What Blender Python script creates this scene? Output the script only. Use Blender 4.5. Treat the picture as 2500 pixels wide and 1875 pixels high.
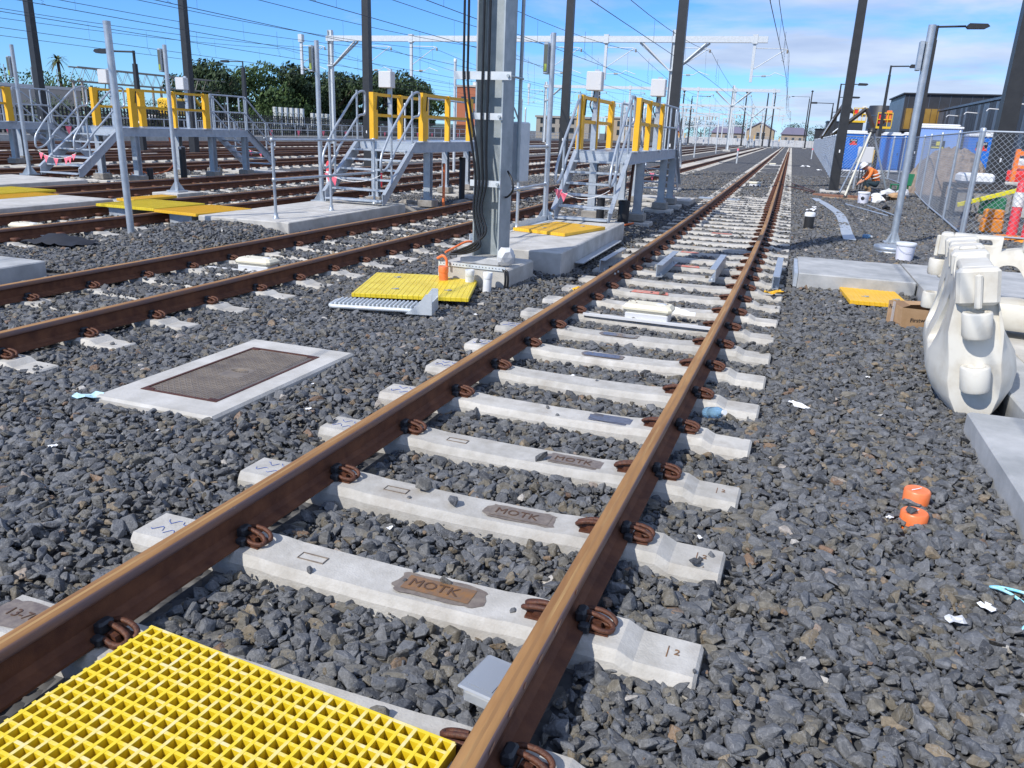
import bpy, bmesh, math, random
import numpy as np
from mathutils import Vector, Matrix, Euler
for o in list(bpy.data.objects): bpy.data.objects.remove(o)
scene = bpy.context.scene
COL = scene.collection
R = math.radians
rnd = random.Random(7)

# ------------------------------------------------------------ camera
F_PX, YAW, PITCH, ROLL, CAM_X, CAM_Z = 1927.18, 0.31520, 0.31161, 0.03860, 1.01576, 1.75199
_cy, _sy, _cp, _sp = math.cos(YAW), math.sin(YAW), math.cos(PITCH), math.sin(PITCH)
fwd = Vector((-_sy*_cp, _cy*_cp, -_sp)); right = Vector((_cy, _sy, 0)); up = right.cross(fwd)
r2 = right*math.cos(ROLL)+up*math.sin(ROLL); u2 = -right*math.sin(ROLL)+up*math.cos(ROLL)
cam_d = bpy.data.cameras.new('camera'); cam = bpy.data.objects.new('camera', cam_d); COL.objects.link(cam)
cam_d.sensor_width = 36; cam_d.lens = F_PX/2500*36; cam_d.clip_start = 0.05; cam_d.clip_end = 5000
mw = Matrix((( r2.x, u2.x, -fwd.x, CAM_X), (r2.y, u2.y, -fwd.y, 0), (r2.z, u2.z, -fwd.z, CAM_Z), (0, 0, 0, 1)))
cam.matrix_world = mw
scene.camera = cam
CAMP = Vector((CAM_X, 0, CAM_Z))
def project(x, y, z):
    v = Vector((x, y, z))-CAMP; d = v.dot(fwd)
    return (1250+F_PX*v.dot(r2)/d, 937.5-F_PX*v.dot(u2)/d, d)

# ------------------------------------------------------------ sky and sun
SUN = Vector((-0.52, -0.90, 0.98)).normalized()
elev = math.asin(SUN.z); azim = math.atan2(SUN.x, SUN.y)
world = bpy.data.worlds.new('World'); scene.world = world; world.use_nodes = True
nt = world.node_tree; nt.nodes.clear()
N = nt.nodes.new; L = nt.links.new
out = N('ShaderNodeOutputWorld'); bg = N('ShaderNodeBackground'); bg.inputs['Strength'].default_value = 0.105
sky = N('ShaderNodeTexSky'); sky.sky_type = 'NISHITA'; sky.sun_disc = False
sky.sun_elevation = elev; sky.sun_rotation = azim; sky.air_density = 1.0; sky.dust_density = 0.0; sky.ozone_density = 3.0
tc = N('ShaderNodeTexCoord'); sep = N('ShaderNodeSeparateXYZ'); L(tc.outputs['Generated'], sep.inputs[0])
mz = N('ShaderNodeMath'); mz.operation = 'MAXIMUM'; L(sep.outputs['Z'], mz.inputs[0]); mz.inputs[1].default_value = 0.0
ad = N('ShaderNodeMath'); ad.operation = 'ADD'; L(mz.outputs[0], ad.inputs[0]); ad.inputs[1].default_value = 0.10
dx = N('ShaderNodeMath'); dx.operation = 'DIVIDE'; L(sep.outputs['X'], dx.inputs[0]); L(ad.outputs[0], dx.inputs[1])
dy = N('ShaderNodeMath'); dy.operation = 'DIVIDE'; L(sep.outputs['Y'], dy.inputs[0]); L(ad.outputs[0], dy.inputs[1])
cmb = N('ShaderNodeCombineXYZ'); L(dx.outputs[0], cmb.inputs[0]); L(dy.outputs[0], cmb.inputs[1]); cmb.inputs[2].default_value = 3.1
no1 = N('ShaderNodeTexNoise'); no1.inputs['Scale'].default_value = 0.62; no1.inputs['Detail'].default_value = 7; no1.inputs['Roughness'].default_value = 0.56
no1.inputs['Distortion'].default_value = 0.25
L(cmb.outputs[0], no1.inputs['Vector'])
no2 = N('ShaderNodeTexNoise'); no2.inputs['Scale'].default_value = 1.7; no2.inputs['Detail'].default_value = 5
L(cmb.outputs[0], no2.inputs['Vector'])
# the cloud bank lies on the east side of the sky: cover grows with X
cov = N('ShaderNodeMapRange'); L(dx.outputs[0], cov.inputs['Value']); cov.inputs['From Min'].default_value = -3.2; cov.inputs['From Max'].default_value = 0.4
cov.inputs['To Min'].default_value = -0.17; cov.inputs['To Max'].default_value = 0.1055
sm = N('ShaderNodeMath'); sm.operation = 'ADD'; L(no1.outputs['Fac'], sm.inputs[0]); L(cov.outputs[0], sm.inputs[1])
rmp = N('ShaderNodeValToRGB'); rmp.color_ramp.elements[0].position = 0.47; rmp.color_ramp.elements[1].position = 0.64
rmp.color_ramp.elements[0].color = (0, 0, 0, 1); rmp.color_ramp.elements[1].color = (0.92, 0.92, 0.92, 1)
L(sm.outputs[0], rmp.inputs['Fac'])
crp = N('ShaderNodeValToRGB'); crp.color_ramp.elements[0].position = 0.3; crp.color_ramp.elements[1].position = 0.7
crp.color_ramp.elements[0].color = (4.6, 5.7, 8.0, 1); crp.color_ramp.elements[1].color = (6.9, 7.9, 9.8, 1)
L(no2.outputs['Fac'], crp.inputs['Fac'])
mix = N('ShaderNodeMix'); mix.data_type = 'RGBA'; L(rmp.outputs['Color'], mix.inputs['Factor'])
tint = N('ShaderNodeMix'); tint.data_type = 'RGBA'; tint.blend_type = 'MULTIPLY'; tint.inputs['Factor'].default_value = 1.0
L(sky.outputs['Color'], tint.inputs[6]); tint.inputs[7].default_value = (0.54, 0.98, 1.70, 1)
L(tint.outputs[2], mix.inputs[6]); L(crp.outputs['Color'], mix.inputs[7])
L(mix.outputs[2], bg.inputs['Color']); L(bg.outputs[0], out.inputs[0])
sd = bpy.data.lights.new('sun', 'SUN'); sd.energy = 4.7; sd.angle = R(0.55); sd.color = (1, 0.955, 0.89)
so = bpy.data.objects.new('sun', sd); COL.objects.link(so)
so.rotation_euler = (-SUN).to_track_quat('-Z', 'Y').to_euler(); so.location = (0, 0, 40)
vs = scene.view_settings; vs.view_transform = 'Standard'; vs.look = 'None'; vs.exposure = 0.0; vs.gamma = 1.0; vs.use_curve_mapping = False
scene.render.engine = 'CYCLES'

# ------------------------------------------------------------ materials
MATS = {}
def mat(name, col, rough=0.6, metal=0.0, col2=None, scale=6.0, fac=(0.35, 0.65), bump=0.0, bscale=None, detail=5, coords='Object',
        spec=0.5, trans=0.0, alpha=1.0, stretch=None, rand=0.0, emit=None):
    m = bpy.data.materials.new(name); m.use_nodes = True; t = m.node_tree; b = t.nodes['Principled BSDF']
    b.inputs['Base Color'].default_value = (*col, 1); b.inputs['Roughness'].default_value = rough; b.inputs['Metallic'].default_value = metal
    b.inputs['Specular IOR Level'].default_value = spec
    if trans: b.inputs['Transmission Weight'].default_value = trans
    if alpha < 1: b.inputs['Alpha'].default_value = alpha
    if emit: b.inputs['Emission Color'].default_value = (*emit, 1); b.inputs['Emission Strength'].default_value = 1
    c = t.nodes.new('ShaderNodeTexCoord'); oi = t.nodes.new('ShaderNodeObjectInfo')
    va = t.nodes.new('ShaderNodeVectorMath'); va.operation = 'ADD'
    sc = t.nodes.new('ShaderNodeMath'); sc.operation = 'MULTIPLY'; sc.inputs[1].default_value = 37.0; t.links.new(oi.outputs['Random'], sc.inputs[0])
    t.links.new(c.outputs[coords], va.inputs[0]); t.links.new(sc.outputs[0], va.inputs[1])
    vec = va.outputs[0]
    if stretch:
        mp = t.nodes.new('ShaderNodeMapping'); mp.inputs['Scale'].default_value = stretch; t.links.new(vec, mp.inputs['Vector']); vec = mp.outputs[0]
    last = None
    if col2 is not None:
        n = t.nodes.new('ShaderNodeTexNoise'); n.inputs['Scale'].default_value = scale; n.inputs['Detail'].default_value = detail; n.inputs['Roughness'].default_value = 0.62
        t.links.new(vec, n.inputs['Vector'])
        r = t.nodes.new('ShaderNodeValToRGB'); r.color_ramp.elements[0].position = fac[0]; r.color_ramp.elements[1].position = fac[1]
        r.color_ramp.elements[0].color = (*col, 1); r.color_ramp.elements[1].color = (*col2, 1)
        t.links.new(n.outputs['Fac'], r.inputs['Fac']); last = r.outputs['Color']
    if rand:
        hsv = t.nodes.new('ShaderNodeHueSaturation')
        if last is not None: t.links.new(last, hsv.inputs['Color'])
        else: hsv.inputs['Color'].default_value = (*col, 1)
        mr = t.nodes.new('ShaderNodeMapRange'); mr.inputs['To Min'].default_value = 1-rand; mr.inputs['To Max'].default_value = 1+rand
        t.links.new(oi.outputs['Random'], mr.inputs['Value']); t.links.new(mr.outputs[0], hsv.inputs['Value']); last = hsv.outputs['Color']
    if last is not None: t.links.new(last, b.inputs['Base Color'])
    if bump:
        n2 = t.nodes.new('ShaderNodeTexNoise'); n2.inputs['Scale'].default_value = bscale or scale*4; n2.inputs['Detail'].default_value = 6
        t.links.new(vec, n2.inputs['Vector'])
        bp = t.nodes.new('ShaderNodeBump'); bp.inputs['Strength'].default_value = bump; bp.inputs['Distance'].default_value = 0.02
        t.links.new(n2.outputs['Fac'], bp.inputs['Height']); t.links.new(bp.outputs[0], b.inputs['Normal'])
    MATS[name] = m
    return m
mat('rust_head', (0.24, 0.115, 0.038), 0.65, 0.0, (0.40, 0.215, 0.075), 11, bump=0.05, bscale=160, stretch=(1, 0.12, 1))
mat('bare_metal', (0.50, 0.27, 0.17), 0.35, 0.5, (0.62, 0.40, 0.28), 60)
mat('rust_stain', (0.42, 0.25, 0.13), 0.85, col2=(0.50, 0.44, 0.36), scale=25)
mat('pinkred', (0.78, 0.05, 0.07), 0.5)
mat('rust_web', (0.085, 0.028, 0.013), 0.8, 0.0, (0.165, 0.062, 0.027), 9, bump=0.12, bscale=220)
mat('rail_scale', (0.15, 0.105, 0.11), 0.5, 0.2, (0.22, 0.115, 0.075), 12, stretch=(1, 0.25, 1))
mat('rust_streak', (0.27, 0.14, 0.05), 0.62, 0.0, (0.40, 0.24, 0.09), 14, bump=0.05, bscale=160, stretch=(1, 0.08, 1), fac=(.42, .58))
mat('clip_rust', (0.055, 0.020, 0.012), 0.55, 0.1, (0.13, 0.045, 0.020), 60, bump=0.25, bscale=200)
mat('insulator', (0.018, 0.021, 0.026), 0.5, col2=(0.03, 0.033, 0.04), scale=40)
mat('sleeper', (0.40, 0.385, 0.35), 0.85, col2=(0.52, 0.505, 0.47), scale=9, bump=0.2, bscale=110, rand=0.10)
_t = MATS['sleeper'].node_tree; _b = _t.nodes['Principled BSDF']; _src = _b.inputs['Base Color'].links[0].from_socket
_c = _t.nodes.new('ShaderNodeTexCoord'); _o = _t.nodes.new('ShaderNodeObjectInfo'); _v = _t.nodes.new('ShaderNodeVectorMath'); _v.operation = 'ADD'
_s = _t.nodes.new('ShaderNodeMath'); _s.operation = 'MULTIPLY'; _s.inputs[1].default_value = 53.0; _t.links.new(_o.outputs['Random'], _s.inputs[0]); _t.links.new(_c.outputs['Object'], _v.inputs[0]); _t.links.new(_s.outputs[0], _v.inputs[1])
_n = _t.nodes.new('ShaderNodeTexNoise'); _n.inputs['Scale'].default_value = 3.2; _n.inputs['Detail'].default_value = 10; _n.inputs['Roughness'].default_value = 0.72; _t.links.new(_v.outputs[0], _n.inputs['Vector'])
_r = _t.nodes.new('ShaderNodeValToRGB'); _r.color_ramp.elements[0].position = 0.50; _r.color_ramp.elements[1].position = 0.74; _r.color_ramp.elements[0].color = (0, 0, 0, 1); _r.color_ramp.elements[1].color = (.5, .5, .5, 1); _t.links.new(_n.outputs['Fac'], _r.inputs['Fac'])
_m = _t.nodes.new('ShaderNodeMix'); _m.data_type = 'RGBA'; _t.links.new(_r.outputs['Color'], _m.inputs['Factor']); _t.links.new(_src, _m.inputs[6]); _m.inputs[7].default_value = (0.25, 0.205, 0.155, 1); _t.links.new(_m.outputs[2], _b.inputs['Base Color'])
mat('sleeper_stain', (0.15, 0.12, 0.10), 0.35, col2=(0.24, 0.20, 0.16), scale=30)
mat('recess_rust', (0.26, 0.13, 0.045), 0.25, col2=(0.17, 0.11, 0.07), scale=30)
mat('recess_dark', (0.10, 0.055, 0.03), 0.5)
mat('blue_ink', (0.08, 0.14, 0.42), 0.7)
mat('red_paint', (0.62, 0.14, 0.09), 0.7, col2=(0.55, 0.36, 0.30), scale=14)
mat('puddle', (0.08, 0.085, 0.11), 0.12, col2=(0.15, 0.15, 0.17), scale=20)
mat('concrete', (0.40, 0.385, 0.35), 0.85, col2=(0.56, 0.545, 0.51), scale=3.5, bump=0.10, bscale=60, detail=10)
mat('concrete_grey', (0.30, 0.31, 0.31), 0.85, col2=(0.46, 0.465, 0.46), scale=3.0, bump=0.10, bscale=70, detail=10)
mat('footing', (0.24, 0.22, 0.19), 0.9, col2=(0.34, 0.32, 0.29), scale=8, bump=0.15)
mat('galv', (0.40, 0.45, 0.50), 0.42, 0.55, (0.52, 0.56, 0.60), 9, rand=0.06)
mat('galv_mast', (0.30, 0.345, 0.365), 0.5, 0.35, (0.42, 0.46, 0.475), 5, rand=0.03)
mat('galv_pale', (0.56, 0.60, 0.62), 0.5, 0.3, (0.66, 0.69, 0.70), 8)
mat('steel_blue', (0.38, 0.43, 0.48), 0.45, 0.3, (0.50, 0.54, 0.58), 6, rand=0.05)
mat('gate_yellow', (0.78, 0.42, 0.012), 0.45, col2=(0.84, 0.47, 0.02), scale=4)
mat('grate_yellow', (0.66, 0.47, 0.010), 0.45, col2=(0.76, 0.58, 0.03), scale=16, fac=(.3, .75))
mat('grate_wear', (0.76, 0.66, 0.33), 0.65, col2=(0.78, 0.58, 0.03), scale=11, fac=(.36, .52), detail=9)
mat('mat_yellow', (0.66, 0.49, 0.02), 0.4, col2=(0.80, 0.64, 0.05), scale=4)
mat('mat_orange', (0.76, 0.43, 0.02), 0.45, col2=(0.82, 0.50, 0.04), scale=4)
mat('black_pole', (0.022, 0.023, 0.025), 0.45, 0.0, (0.03, 0.031, 0.033), 5)
mat('cable', (0.010, 0.010, 0.011), 0.4)
mat('pvc_orange', (0.80, 0.17, 0.04), 0.4, col2=(0.86, 0.25, 0.10), scale=8)
mat('pvc_white', (0.78, 0.80, 0.82), 0.35, col2=(0.70, 0.71, 0.72), scale=12)
mat('plastic_white', (0.66, 0.635, 0.56), 0.5, col2=(0.47, 0.42, 0.33), scale=4.5, fac=(.45, .80), bump=0.04, bscale=18, detail=9)
mat('cream', (0.78, 0.73, 0.56), 0.45, col2=(0.72, 0.66, 0.50), scale=8)
mat('pale_grey', (0.60, 0.61, 0.62), 0.5)
mat('bucket', (0.74, 0.75, 0.84), 0.4)
mat('cover_iron', (0.15, 0.125, 0.105), 0.6, 0.2, (0.27, 0.225, 0.175), 6, bump=0.1, bscale=80)
mat('pink', (0.90, 0.13, 0.20), 0.55, col2=(0.92, 0.22, 0.28), scale=6)
mat('red', (0.72, 0.035, 0.03), 0.5)
mat('tape_white', (0.85, 0.85, 0.83), 0.5)
mat('orange', (0.86, 0.19, 0.03), 0.6, col2=(0.92, 0.25, 0.05), scale=12)
mat('navy', (0.022, 0.045, 0.060), 0.85)
mat('skin', (0.52, 0.27, 0.18), 0.6)
mat('boot', (0.36, 0.24, 0.13), 0.8)
mat('reflective', (0.70, 0.70, 0.66), 0.4)
mat('toilet_blue', (0.012, 0.155, 0.60), 0.4)
mat('toilet_pale', (0.25, 0.40, 0.78), 0.4)
mat('black', (0.012, 0.012, 0.013), 0.5)
mat('cardboard', (0.40, 0.245, 0.125), 0.85, col2=(0.47, 0.30, 0.165), scale=10)
mat('cardboard_dark', (0.25, 0.15, 0.08), 0.9)
mat('marker', (0.02, 0.02, 0.025), 0.7)
mat('timber', (0.40, 0.30, 0.20), 0.8, col2=(0.27, 0.17, 0.10), scale=6, stretch=(8, 1, 8))
mat('timber_red', (0.26, 0.13, 0.085), 0.8, col2=(0.20, 0.10, 0.06), scale=6)
mat('rope_blue', (0.16, 0.62, 0.80), 0.6, col2=(0.55, 0.80, 0.85), scale=60)
mat('paper', (0.80, 0.81, 0.82), 0.7)
mat('mask_blue', (0.45, 0.66, 0.74), 0.8)
mat('clear_plastic', (0.70, 0.75, 0.80), 0.15, alpha=0.35)
mat('lid_plastic', (0.34, 0.38, 0.44), 0.2, alpha=0.7)
mat('bottle_blue', (0.30, 0.52, 0.72), 0.08, trans=0.5)
mat('cloth_black', (0.016, 0.019, 0.028), 0.8)
mat('soil', (0.20, 0.155, 0.12), 0.95, col2=(0.31, 0.25, 0.20), scale=3, bump=0.6, bscale=5)
mat('clad_black', (0.030, 0.033, 0.040), 0.5, 0.2, (0.038, 0.041, 0.05), 2)
mat('clad_blue', (0.085, 0.11, 0.15), 0.4, 0.4, (0.13, 0.16, 0.21), 1.2)
mat('clad_gold', (0.40, 0.225, 0.045), 0.35, 0.5, (0.48, 0.28, 0.07), 2)
mat('glass_dark', (0.03, 0.04, 0.05), 0.08)
mat('brick_wall', (0.42, 0.145, 0.075), 0.9, col2=(0.36, 0.12, 0.06), scale=20)
mat('render_cream', (0.42, 0.34, 0.25), 0.9, col2=(0.36, 0.29, 0.21), scale=3)
mat('roof_purple', (0.22, 0.21, 0.30), 0.8)
mat('white_wall', (0.62, 0.63, 0.64), 0.8)
mat('retaining', (0.50, 0.45, 0.40), 0.9, col2=(0.42, 0.38, 0.34), scale=1)
mat('bark', (0.09, 0.065, 0.045), 0.95)
def leaf_mat(name, a, b):
    m = mat(name, a, 0.75, col2=b, scale=0.6, fac=(.4, .6)); return m
leaf_mat('leaf_dark', (0.014, 0.032, 0.010), (0.040, 0.072, 0.020))
leaf_mat('leaf_mid', (0.032, 0.070, 0.016), (0.075, 0.125, 0.030))
leaf_mat('leaf_palm', (0.05, 0.075, 0.02), (0.10, 0.10, 0.04))
mat('wood_pale', (0.62, 0.60, 0.50), 0.6)
mat('green', (0.02, 0.16, 0.07), 0.5)
mat('amber', (0.75, 0.26, 0.02), 0.5)
mat('crane_yellow', (0.72, 0.46, 0.02), 0.5)
mat('boom_dark', (0.055, 0.050, 0.048), 0.5)
mat('yellow_bright', (0.85, 0.75, 0.03), 0.5)
mat('wire', (0.07, 0.075, 0.085), 0.5, 0.3)
mat('sign_green', (0.10, 0.11, 0.09), 0.4)
mat('glow_green', (0.30, 0.38, 0.06), 0.5)
mat('ground_far', (0.085, 0.085, 0.083), 0.95, col2=(0.13, 0.13, 0.127), scale=9, bump=0.8, bscale=16, detail=9)

# stone material: each stone has its own tint
m = bpy.data.materials.new('stone'); m.use_nodes = True; t = m.node_tree; b = t.nodes['Principled BSDF']
b.inputs['Roughness'].default_value = 0.72; b.inputs['Specular IOR Level'].default_value = 0.45
oi = t.nodes.new('ShaderNodeObjectInfo'); r = t.nodes.new('ShaderNodeValToRGB'); r.color_ramp.interpolation = 'LINEAR'
els = [(0.0, (0.052, 0.054, 0.058)), (0.30, (0.088, 0.093, 0.101)), (0.64, (0.122, 0.127, 0.135)), (0.76, (0.096, 0.095, 0.090)), (0.86, (0.132, 0.122, 0.100)),
       (0.935, (0.100, 0.088, 0.066)), (0.972, (0.20, 0.160, 0.108)), (0.988, (0.15, 0.090, 0.055)), (1.0, (0.40, 0.39, 0.36))]
while len(r.color_ramp.elements) < len(els): r.color_ramp.elements.new(0.5)
for e, (p_, c_) in zip(r.color_ramp.elements, els): e.position = p_; e.color = (*c_, 1)
t.links.new(oi.outputs['Random'], r.inputs['Fac'])
c = t.nodes.new('ShaderNodeTexCoord'); n = t.nodes.new('ShaderNodeTexNoise'); n.inputs['Scale'].default_value = 1.6; n.inputs['Detail'].default_value = 6; n.inputs['Roughness'].default_value = 0.7
va = t.nodes.new('ShaderNodeVectorMath'); va.operation = 'ADD'; ml = t.nodes.new('ShaderNodeMath'); ml.operation = 'MULTIPLY'; ml.inputs[1].default_value = 91
t.links.new(oi.outputs['Random'], ml.inputs[0]); t.links.new(c.outputs['Object'], va.inputs[0]); t.links.new(ml.outputs[0], va.inputs[1]); t.links.new(va.outputs[0], n.inputs['Vector'])
mr = t.nodes.new('ShaderNodeMapRange'); mr.inputs['From Min'].default_value = 0.25; mr.inputs['From Max'].default_value = 0.75; mr.inputs['To Min'].default_value = 0.62; mr.inputs['To Max'].default_value = 1.62
t.links.new(n.outputs['Fac'], mr.inputs['Value'])
hs = t.nodes.new('ShaderNodeHueSaturation'); t.links.new(r.outputs['Color'], hs.inputs['Color']); t.links.new(mr.outputs[0], hs.inputs['Value'])
n4 = t.nodes.new('ShaderNodeTexNoise'); n4.inputs['Scale'].default_value = 1.1; n4.inputs['Detail'].default_value = 5; t.links.new(va.outputs[0], n4.inputs['Vector'])
sb = t.nodes.new('ShaderNodeMath'); sb.operation = 'SUBTRACT'; sb.inputs[1].default_value = 0.5; t.links.new(n4.outputs['Fac'], sb.inputs[0])
ab = t.nodes.new('ShaderNodeMath'); ab.operation = 'ABSOLUTE'; t.links.new(sb.outputs[0], ab.inputs[0])
vr = t.nodes.new('ShaderNodeMapRange'); vr.inputs['From Max'].default_value = 0.018; vr.inputs['To Min'].default_value = 0.55; vr.inputs['To Max'].default_value = 0.0; t.links.new(ab.outputs[0], vr.inputs['Value'])
vm = t.nodes.new('ShaderNodeMix'); vm.data_type = 'RGBA'; t.links.new(vr.outputs[0], vm.inputs['Factor']); t.links.new(hs.outputs[0], vm.inputs[6]); vm.inputs[7].default_value = (0.26, 0.26, 0.26, 1)
t.links.new(vm.outputs[2], b.inputs['Base Color'])
bp = t.nodes.new('ShaderNodeBump'); bp.inputs['Strength'].default_value = 0.5; bp.inputs['Distance'].default_value = 0.012
n3 = t.nodes.new('ShaderNodeTexNoise'); n3.inputs['Scale'].default_value = 4.5; n3.inputs['Detail'].default_value = 6; t.links.new(va.outputs[0], n3.inputs['Vector'])
t.links.new(n3.outputs['Fac'], bp.inputs['Height']); t.links.new(bp.outputs[0], b.inputs['Normal'])
MATS['stone'] = m
# ballast too far to tell its stones apart
m = bpy.data.materials.new('ballast_far'); m.use_nodes = True; t = m.node_tree; b = t.nodes['Principled BSDF']; b.inputs['Roughness'].default_value = 0.9
c = t.nodes.new('ShaderNodeTexCoord'); v = t.nodes.new('ShaderNodeTexVoronoi'); v.inputs['Scale'].default_value = 17; t.links.new(c.outputs['Object'], v.inputs['Vector'])
r = t.nodes.new('ShaderNodeValToRGB'); t.links.new(v.outputs['Color'], r.inputs['Fac'])
for e, (p_, c_) in zip(r.color_ramp.elements, [(0.2, (0.05, 0.053, 0.06)), (0.85, (0.135, 0.133, 0.13))]): e.position = p_; e.color = (*c_, 1)
t.links.new(r.outputs['Color'], b.inputs['Base Color'])
bp = t.nodes.new('ShaderNodeBump'); bp.inputs['Strength'].default_value = 1.0; bp.inputs['Distance'].default_value = 0.03
t.links.new(v.outputs['Distance'], bp.inputs['Height']); bp.invert = True; t.links.new(bp.outputs[0], b.inputs['Normal'])
MATS['ballast_far'] = m

# ------------------------------------------------------------ helpers
class MB:
    """collects shapes for ONE mesh object"""
    def __init__(s): s.v = []; s.f = []; s.m = []; s.sm = []
    def add(s, vs, fs, mi=0, smooth=False):
        o = len(s.v); s.v += [tuple(p) for p in vs]; s.f += [tuple(i+o for i in f) for f in fs]; s.m += [mi]*len(fs); s.sm += [smooth]*len(fs); return s
    def box(s, x0, x1, y0, y1, z0, z1, mi=0, M=None):
        vs = [Vector(p) for p in ((x0, y0, z0), (x1, y0, z0), (x1, y1, z0), (x0, y1, z0), (x0, y0, z1), (x1, y0, z1), (x1, y1, z1), (x0, y1, z1))]
        if M is not None: vs = [M @ p for p in vs]
        return s.add(vs, [(0, 3, 2, 1), (4, 5, 6, 7), (0, 1, 5, 4), (1, 2, 6, 5), (2, 3, 7, 6), (3, 0, 4, 7)], mi)
    def bevbox(s, x0, x1, y0, y1, z0, z1, b=0.01, mi=0, M=None):
        def ring(e, z): 
            return [(x0+e+b, y0+e, z), (x1-e-b, y0+e, z), (x1-e, y0+e+b, z), (x1-e, y1-e-b, z), (x1-e-b, y1-e, z), (x0+e+b, y1-e, z), (x0+e, y1-e-b, z), (x0+e, y0+e+b, z)]
        vs = ring(b, z0)+ring(0, z0+b)+ring(0, z1-b)+ring(b, z1)
        vs = [Vector(p) for p in vs]
        if M is not None: vs = [M @ p for p in vs]
        fs = [tuple(range(7, -1, -1)), tuple(range(24, 32))]
        for k in range(3):
            for i in range(8): fs.append((k*8+i, k*8+(i+1) % 8, k*8+8+(i+1) % 8, k*8+8+i))
        return s.add(vs, fs, mi)
    def prism(s, poly, axis, a0, a1, mi=0, M=None):
        """poly: 2D outline; extruded along axis ('x': poly is (y,z), 'y': (x,z), 'z': (x,y))"""
        def P(p, a): return Vector({'x': (a, p[0], p[1]), 'y': (p[0], a, p[1]), 'z': (p[0], p[1], a)}[axis])
        n = len(poly); vs = [P(p, a0) for p in poly]+[P(p, a1) for p in poly]
        if M is not None: vs = [M @ p for p in vs]
        fs = [tuple(range(n-1, -1, -1)), tuple(range(n, 2*n))]+[(i, (i+1) % n, n+(i+1) % n, n+i) for i in range(n)]
        return s.add(vs, fs, mi)
    def tube(s, path, r, n=8, mi=0, closed=False, caps=True, smooth=True):
        P = [Vector(p) for p in path]; k = len(P); rad = r if isinstance(r, (list, tuple)) else [r]*k
        T = []
        for i in range(k):
            a = P[(i-1) % k] if (i > 0 or closed) else P[0]; b = P[(i+1) % k] if (i < k-1 or closed) else P[-1]
            d = (b-a); T.append(d.normalized() if d.length > 1e-9 else Vector((0, 0, 1)))
        ref = Vector((0, 0, 1)) if abs(T[0].z) < 0.9 else Vector((1, 0, 0))
        u = T[0].cross(ref).normalized(); vs = []
        for i in range(k):
            u = (u-T[i]*u.dot(T[i]));  u = u.normalized() if u.length > 1e-6 else T[i].orthogonal().normalized()
            w = T[i].cross(u)
            for j in range(n):
                a = 2*math.pi*j/n; vs.append(P[i]+(u*math.cos(a)+w*math.sin(a))*rad[i])
        fs = []
        for i in range(k if closed else k-1):
            for j in range(n): fs.append((i*n+j, i*n+(j+1) % n, ((i+1) % k)*n+(j+1) % n, ((i+1) % k)*n+j))
        s.add(vs, fs, mi, smooth)
        if caps and not closed: s.add(vs[:n], [tuple(range(n-1, -1, -1))], mi); s.add(vs[-n:], [tuple(range(n))], mi)
        return s
    def lathe(s, prof, cx=0, cy=0, n=20, mi=0, smooth=True, M=None):
        vs = []
        for r_, z in prof:
            for j in range(n):
                a = 2*math.pi*j/n; vs.append(Vector((cx+r_*math.cos(a), cy+r_*math.sin(a), z)))
        if M is not None: vs = [M @ p for p in vs]
        fs = [(i*n+j, i*n+(j+1) % n, (i+1)*n+(j+1) % n, (i+1)*n+j) for i in range(len(prof)-1) for j in range(n)]
        s.add(vs, fs, mi, smooth)
        s.add(vs[:n], [tuple(range(n-1, -1, -1))], mi); s.add(vs[-n:], [tuple(range(n))], mi)
        return s
    def recalc(s):
        bm = bmesh.new(); vv = [bm.verts.new(p) for p in s.v]
        for f in s.f: bm.faces.new([vv[i] for i in f])
        bmesh.ops.remove_doubles(bm, verts=bm.verts, dist=1e-6); bmesh.ops.recalc_face_normals(bm, faces=bm.faces); return bm
    def build(s, name, mats, parent=None, loc=None, rot=None):
        me = s.mesh(name, mats); return link(name, me, parent, loc, rot)
    def mesh(s, name, mats):
        me = bpy.data.meshes.new(name); me.from_pydata(s.v, [], s.f)
        for mm in (mats if isinstance(mats, (list, tuple)) else [mats]): me.materials.append(MATS[mm])
        if any(s.m): me.polygons.foreach_set('material_index', s.m)
        me.polygons.foreach_set('use_smooth', s.sm); me.update(); return me
def link(name, me, parent=None, loc=None, rot=None):
    o = bpy.data.objects.new(name, me); COL.objects.link(o)
    if parent is not None: o.parent = parent
    if loc is not None: o.location = loc
    if rot is not None: o.rotation_euler = rot
    return o
def tag(o, label, cat, group=None, kind=None):
    if label: o['label'] = label
    if cat: o['category'] = cat
    if group: o['group'] = group
    if kind: o['kind'] = kind
    return o
def thing(name, label, cat, loc=(0, 0, 0), rz=0, group=None):
    o = bpy.data.objects.new(name, None); COL.objects.link(o); o.empty_display_size = 0.1
    o.location = loc; o.rotation_euler = (0, 0, rz); return tag(o, label, cat, group)
def struct(name, mb, mats, label=None):
    o = mb.build(name, mats); o['kind'] = 'structure'
    if label: o['label'] = label
    return o
def copy_tree(o, parent=None):
    c = o.copy(); COL.objects.link(c); c.parent = parent
    for ch in list(o.children): copy_tree(ch, c)
    return c
def box_part(name, parent, m, *a, **k): return MB().box(*a).build(name, m, parent, **k)
def text_mesh(txt, size, mname, depth=0.0005):
    cu = bpy.data.curves.new('lettering', 'FONT'); cu.body = txt; cu.size = size; cu.align_x = 'CENTER'; cu.align_y = 'CENTER'; cu.extrude = depth; cu.resolution_u = 2
    tmp = bpy.data.objects.new('tmp_text', cu); COL.objects.link(tmp); dg = bpy.context.evaluated_depsgraph_get(); dg.update()
    me = bpy.data.meshes.new_from_object(tmp.evaluated_get(dg)); bpy.data.objects.remove(tmp)
    me.materials.clear(); me.materials.append(MATS[mname]); return me
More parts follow.
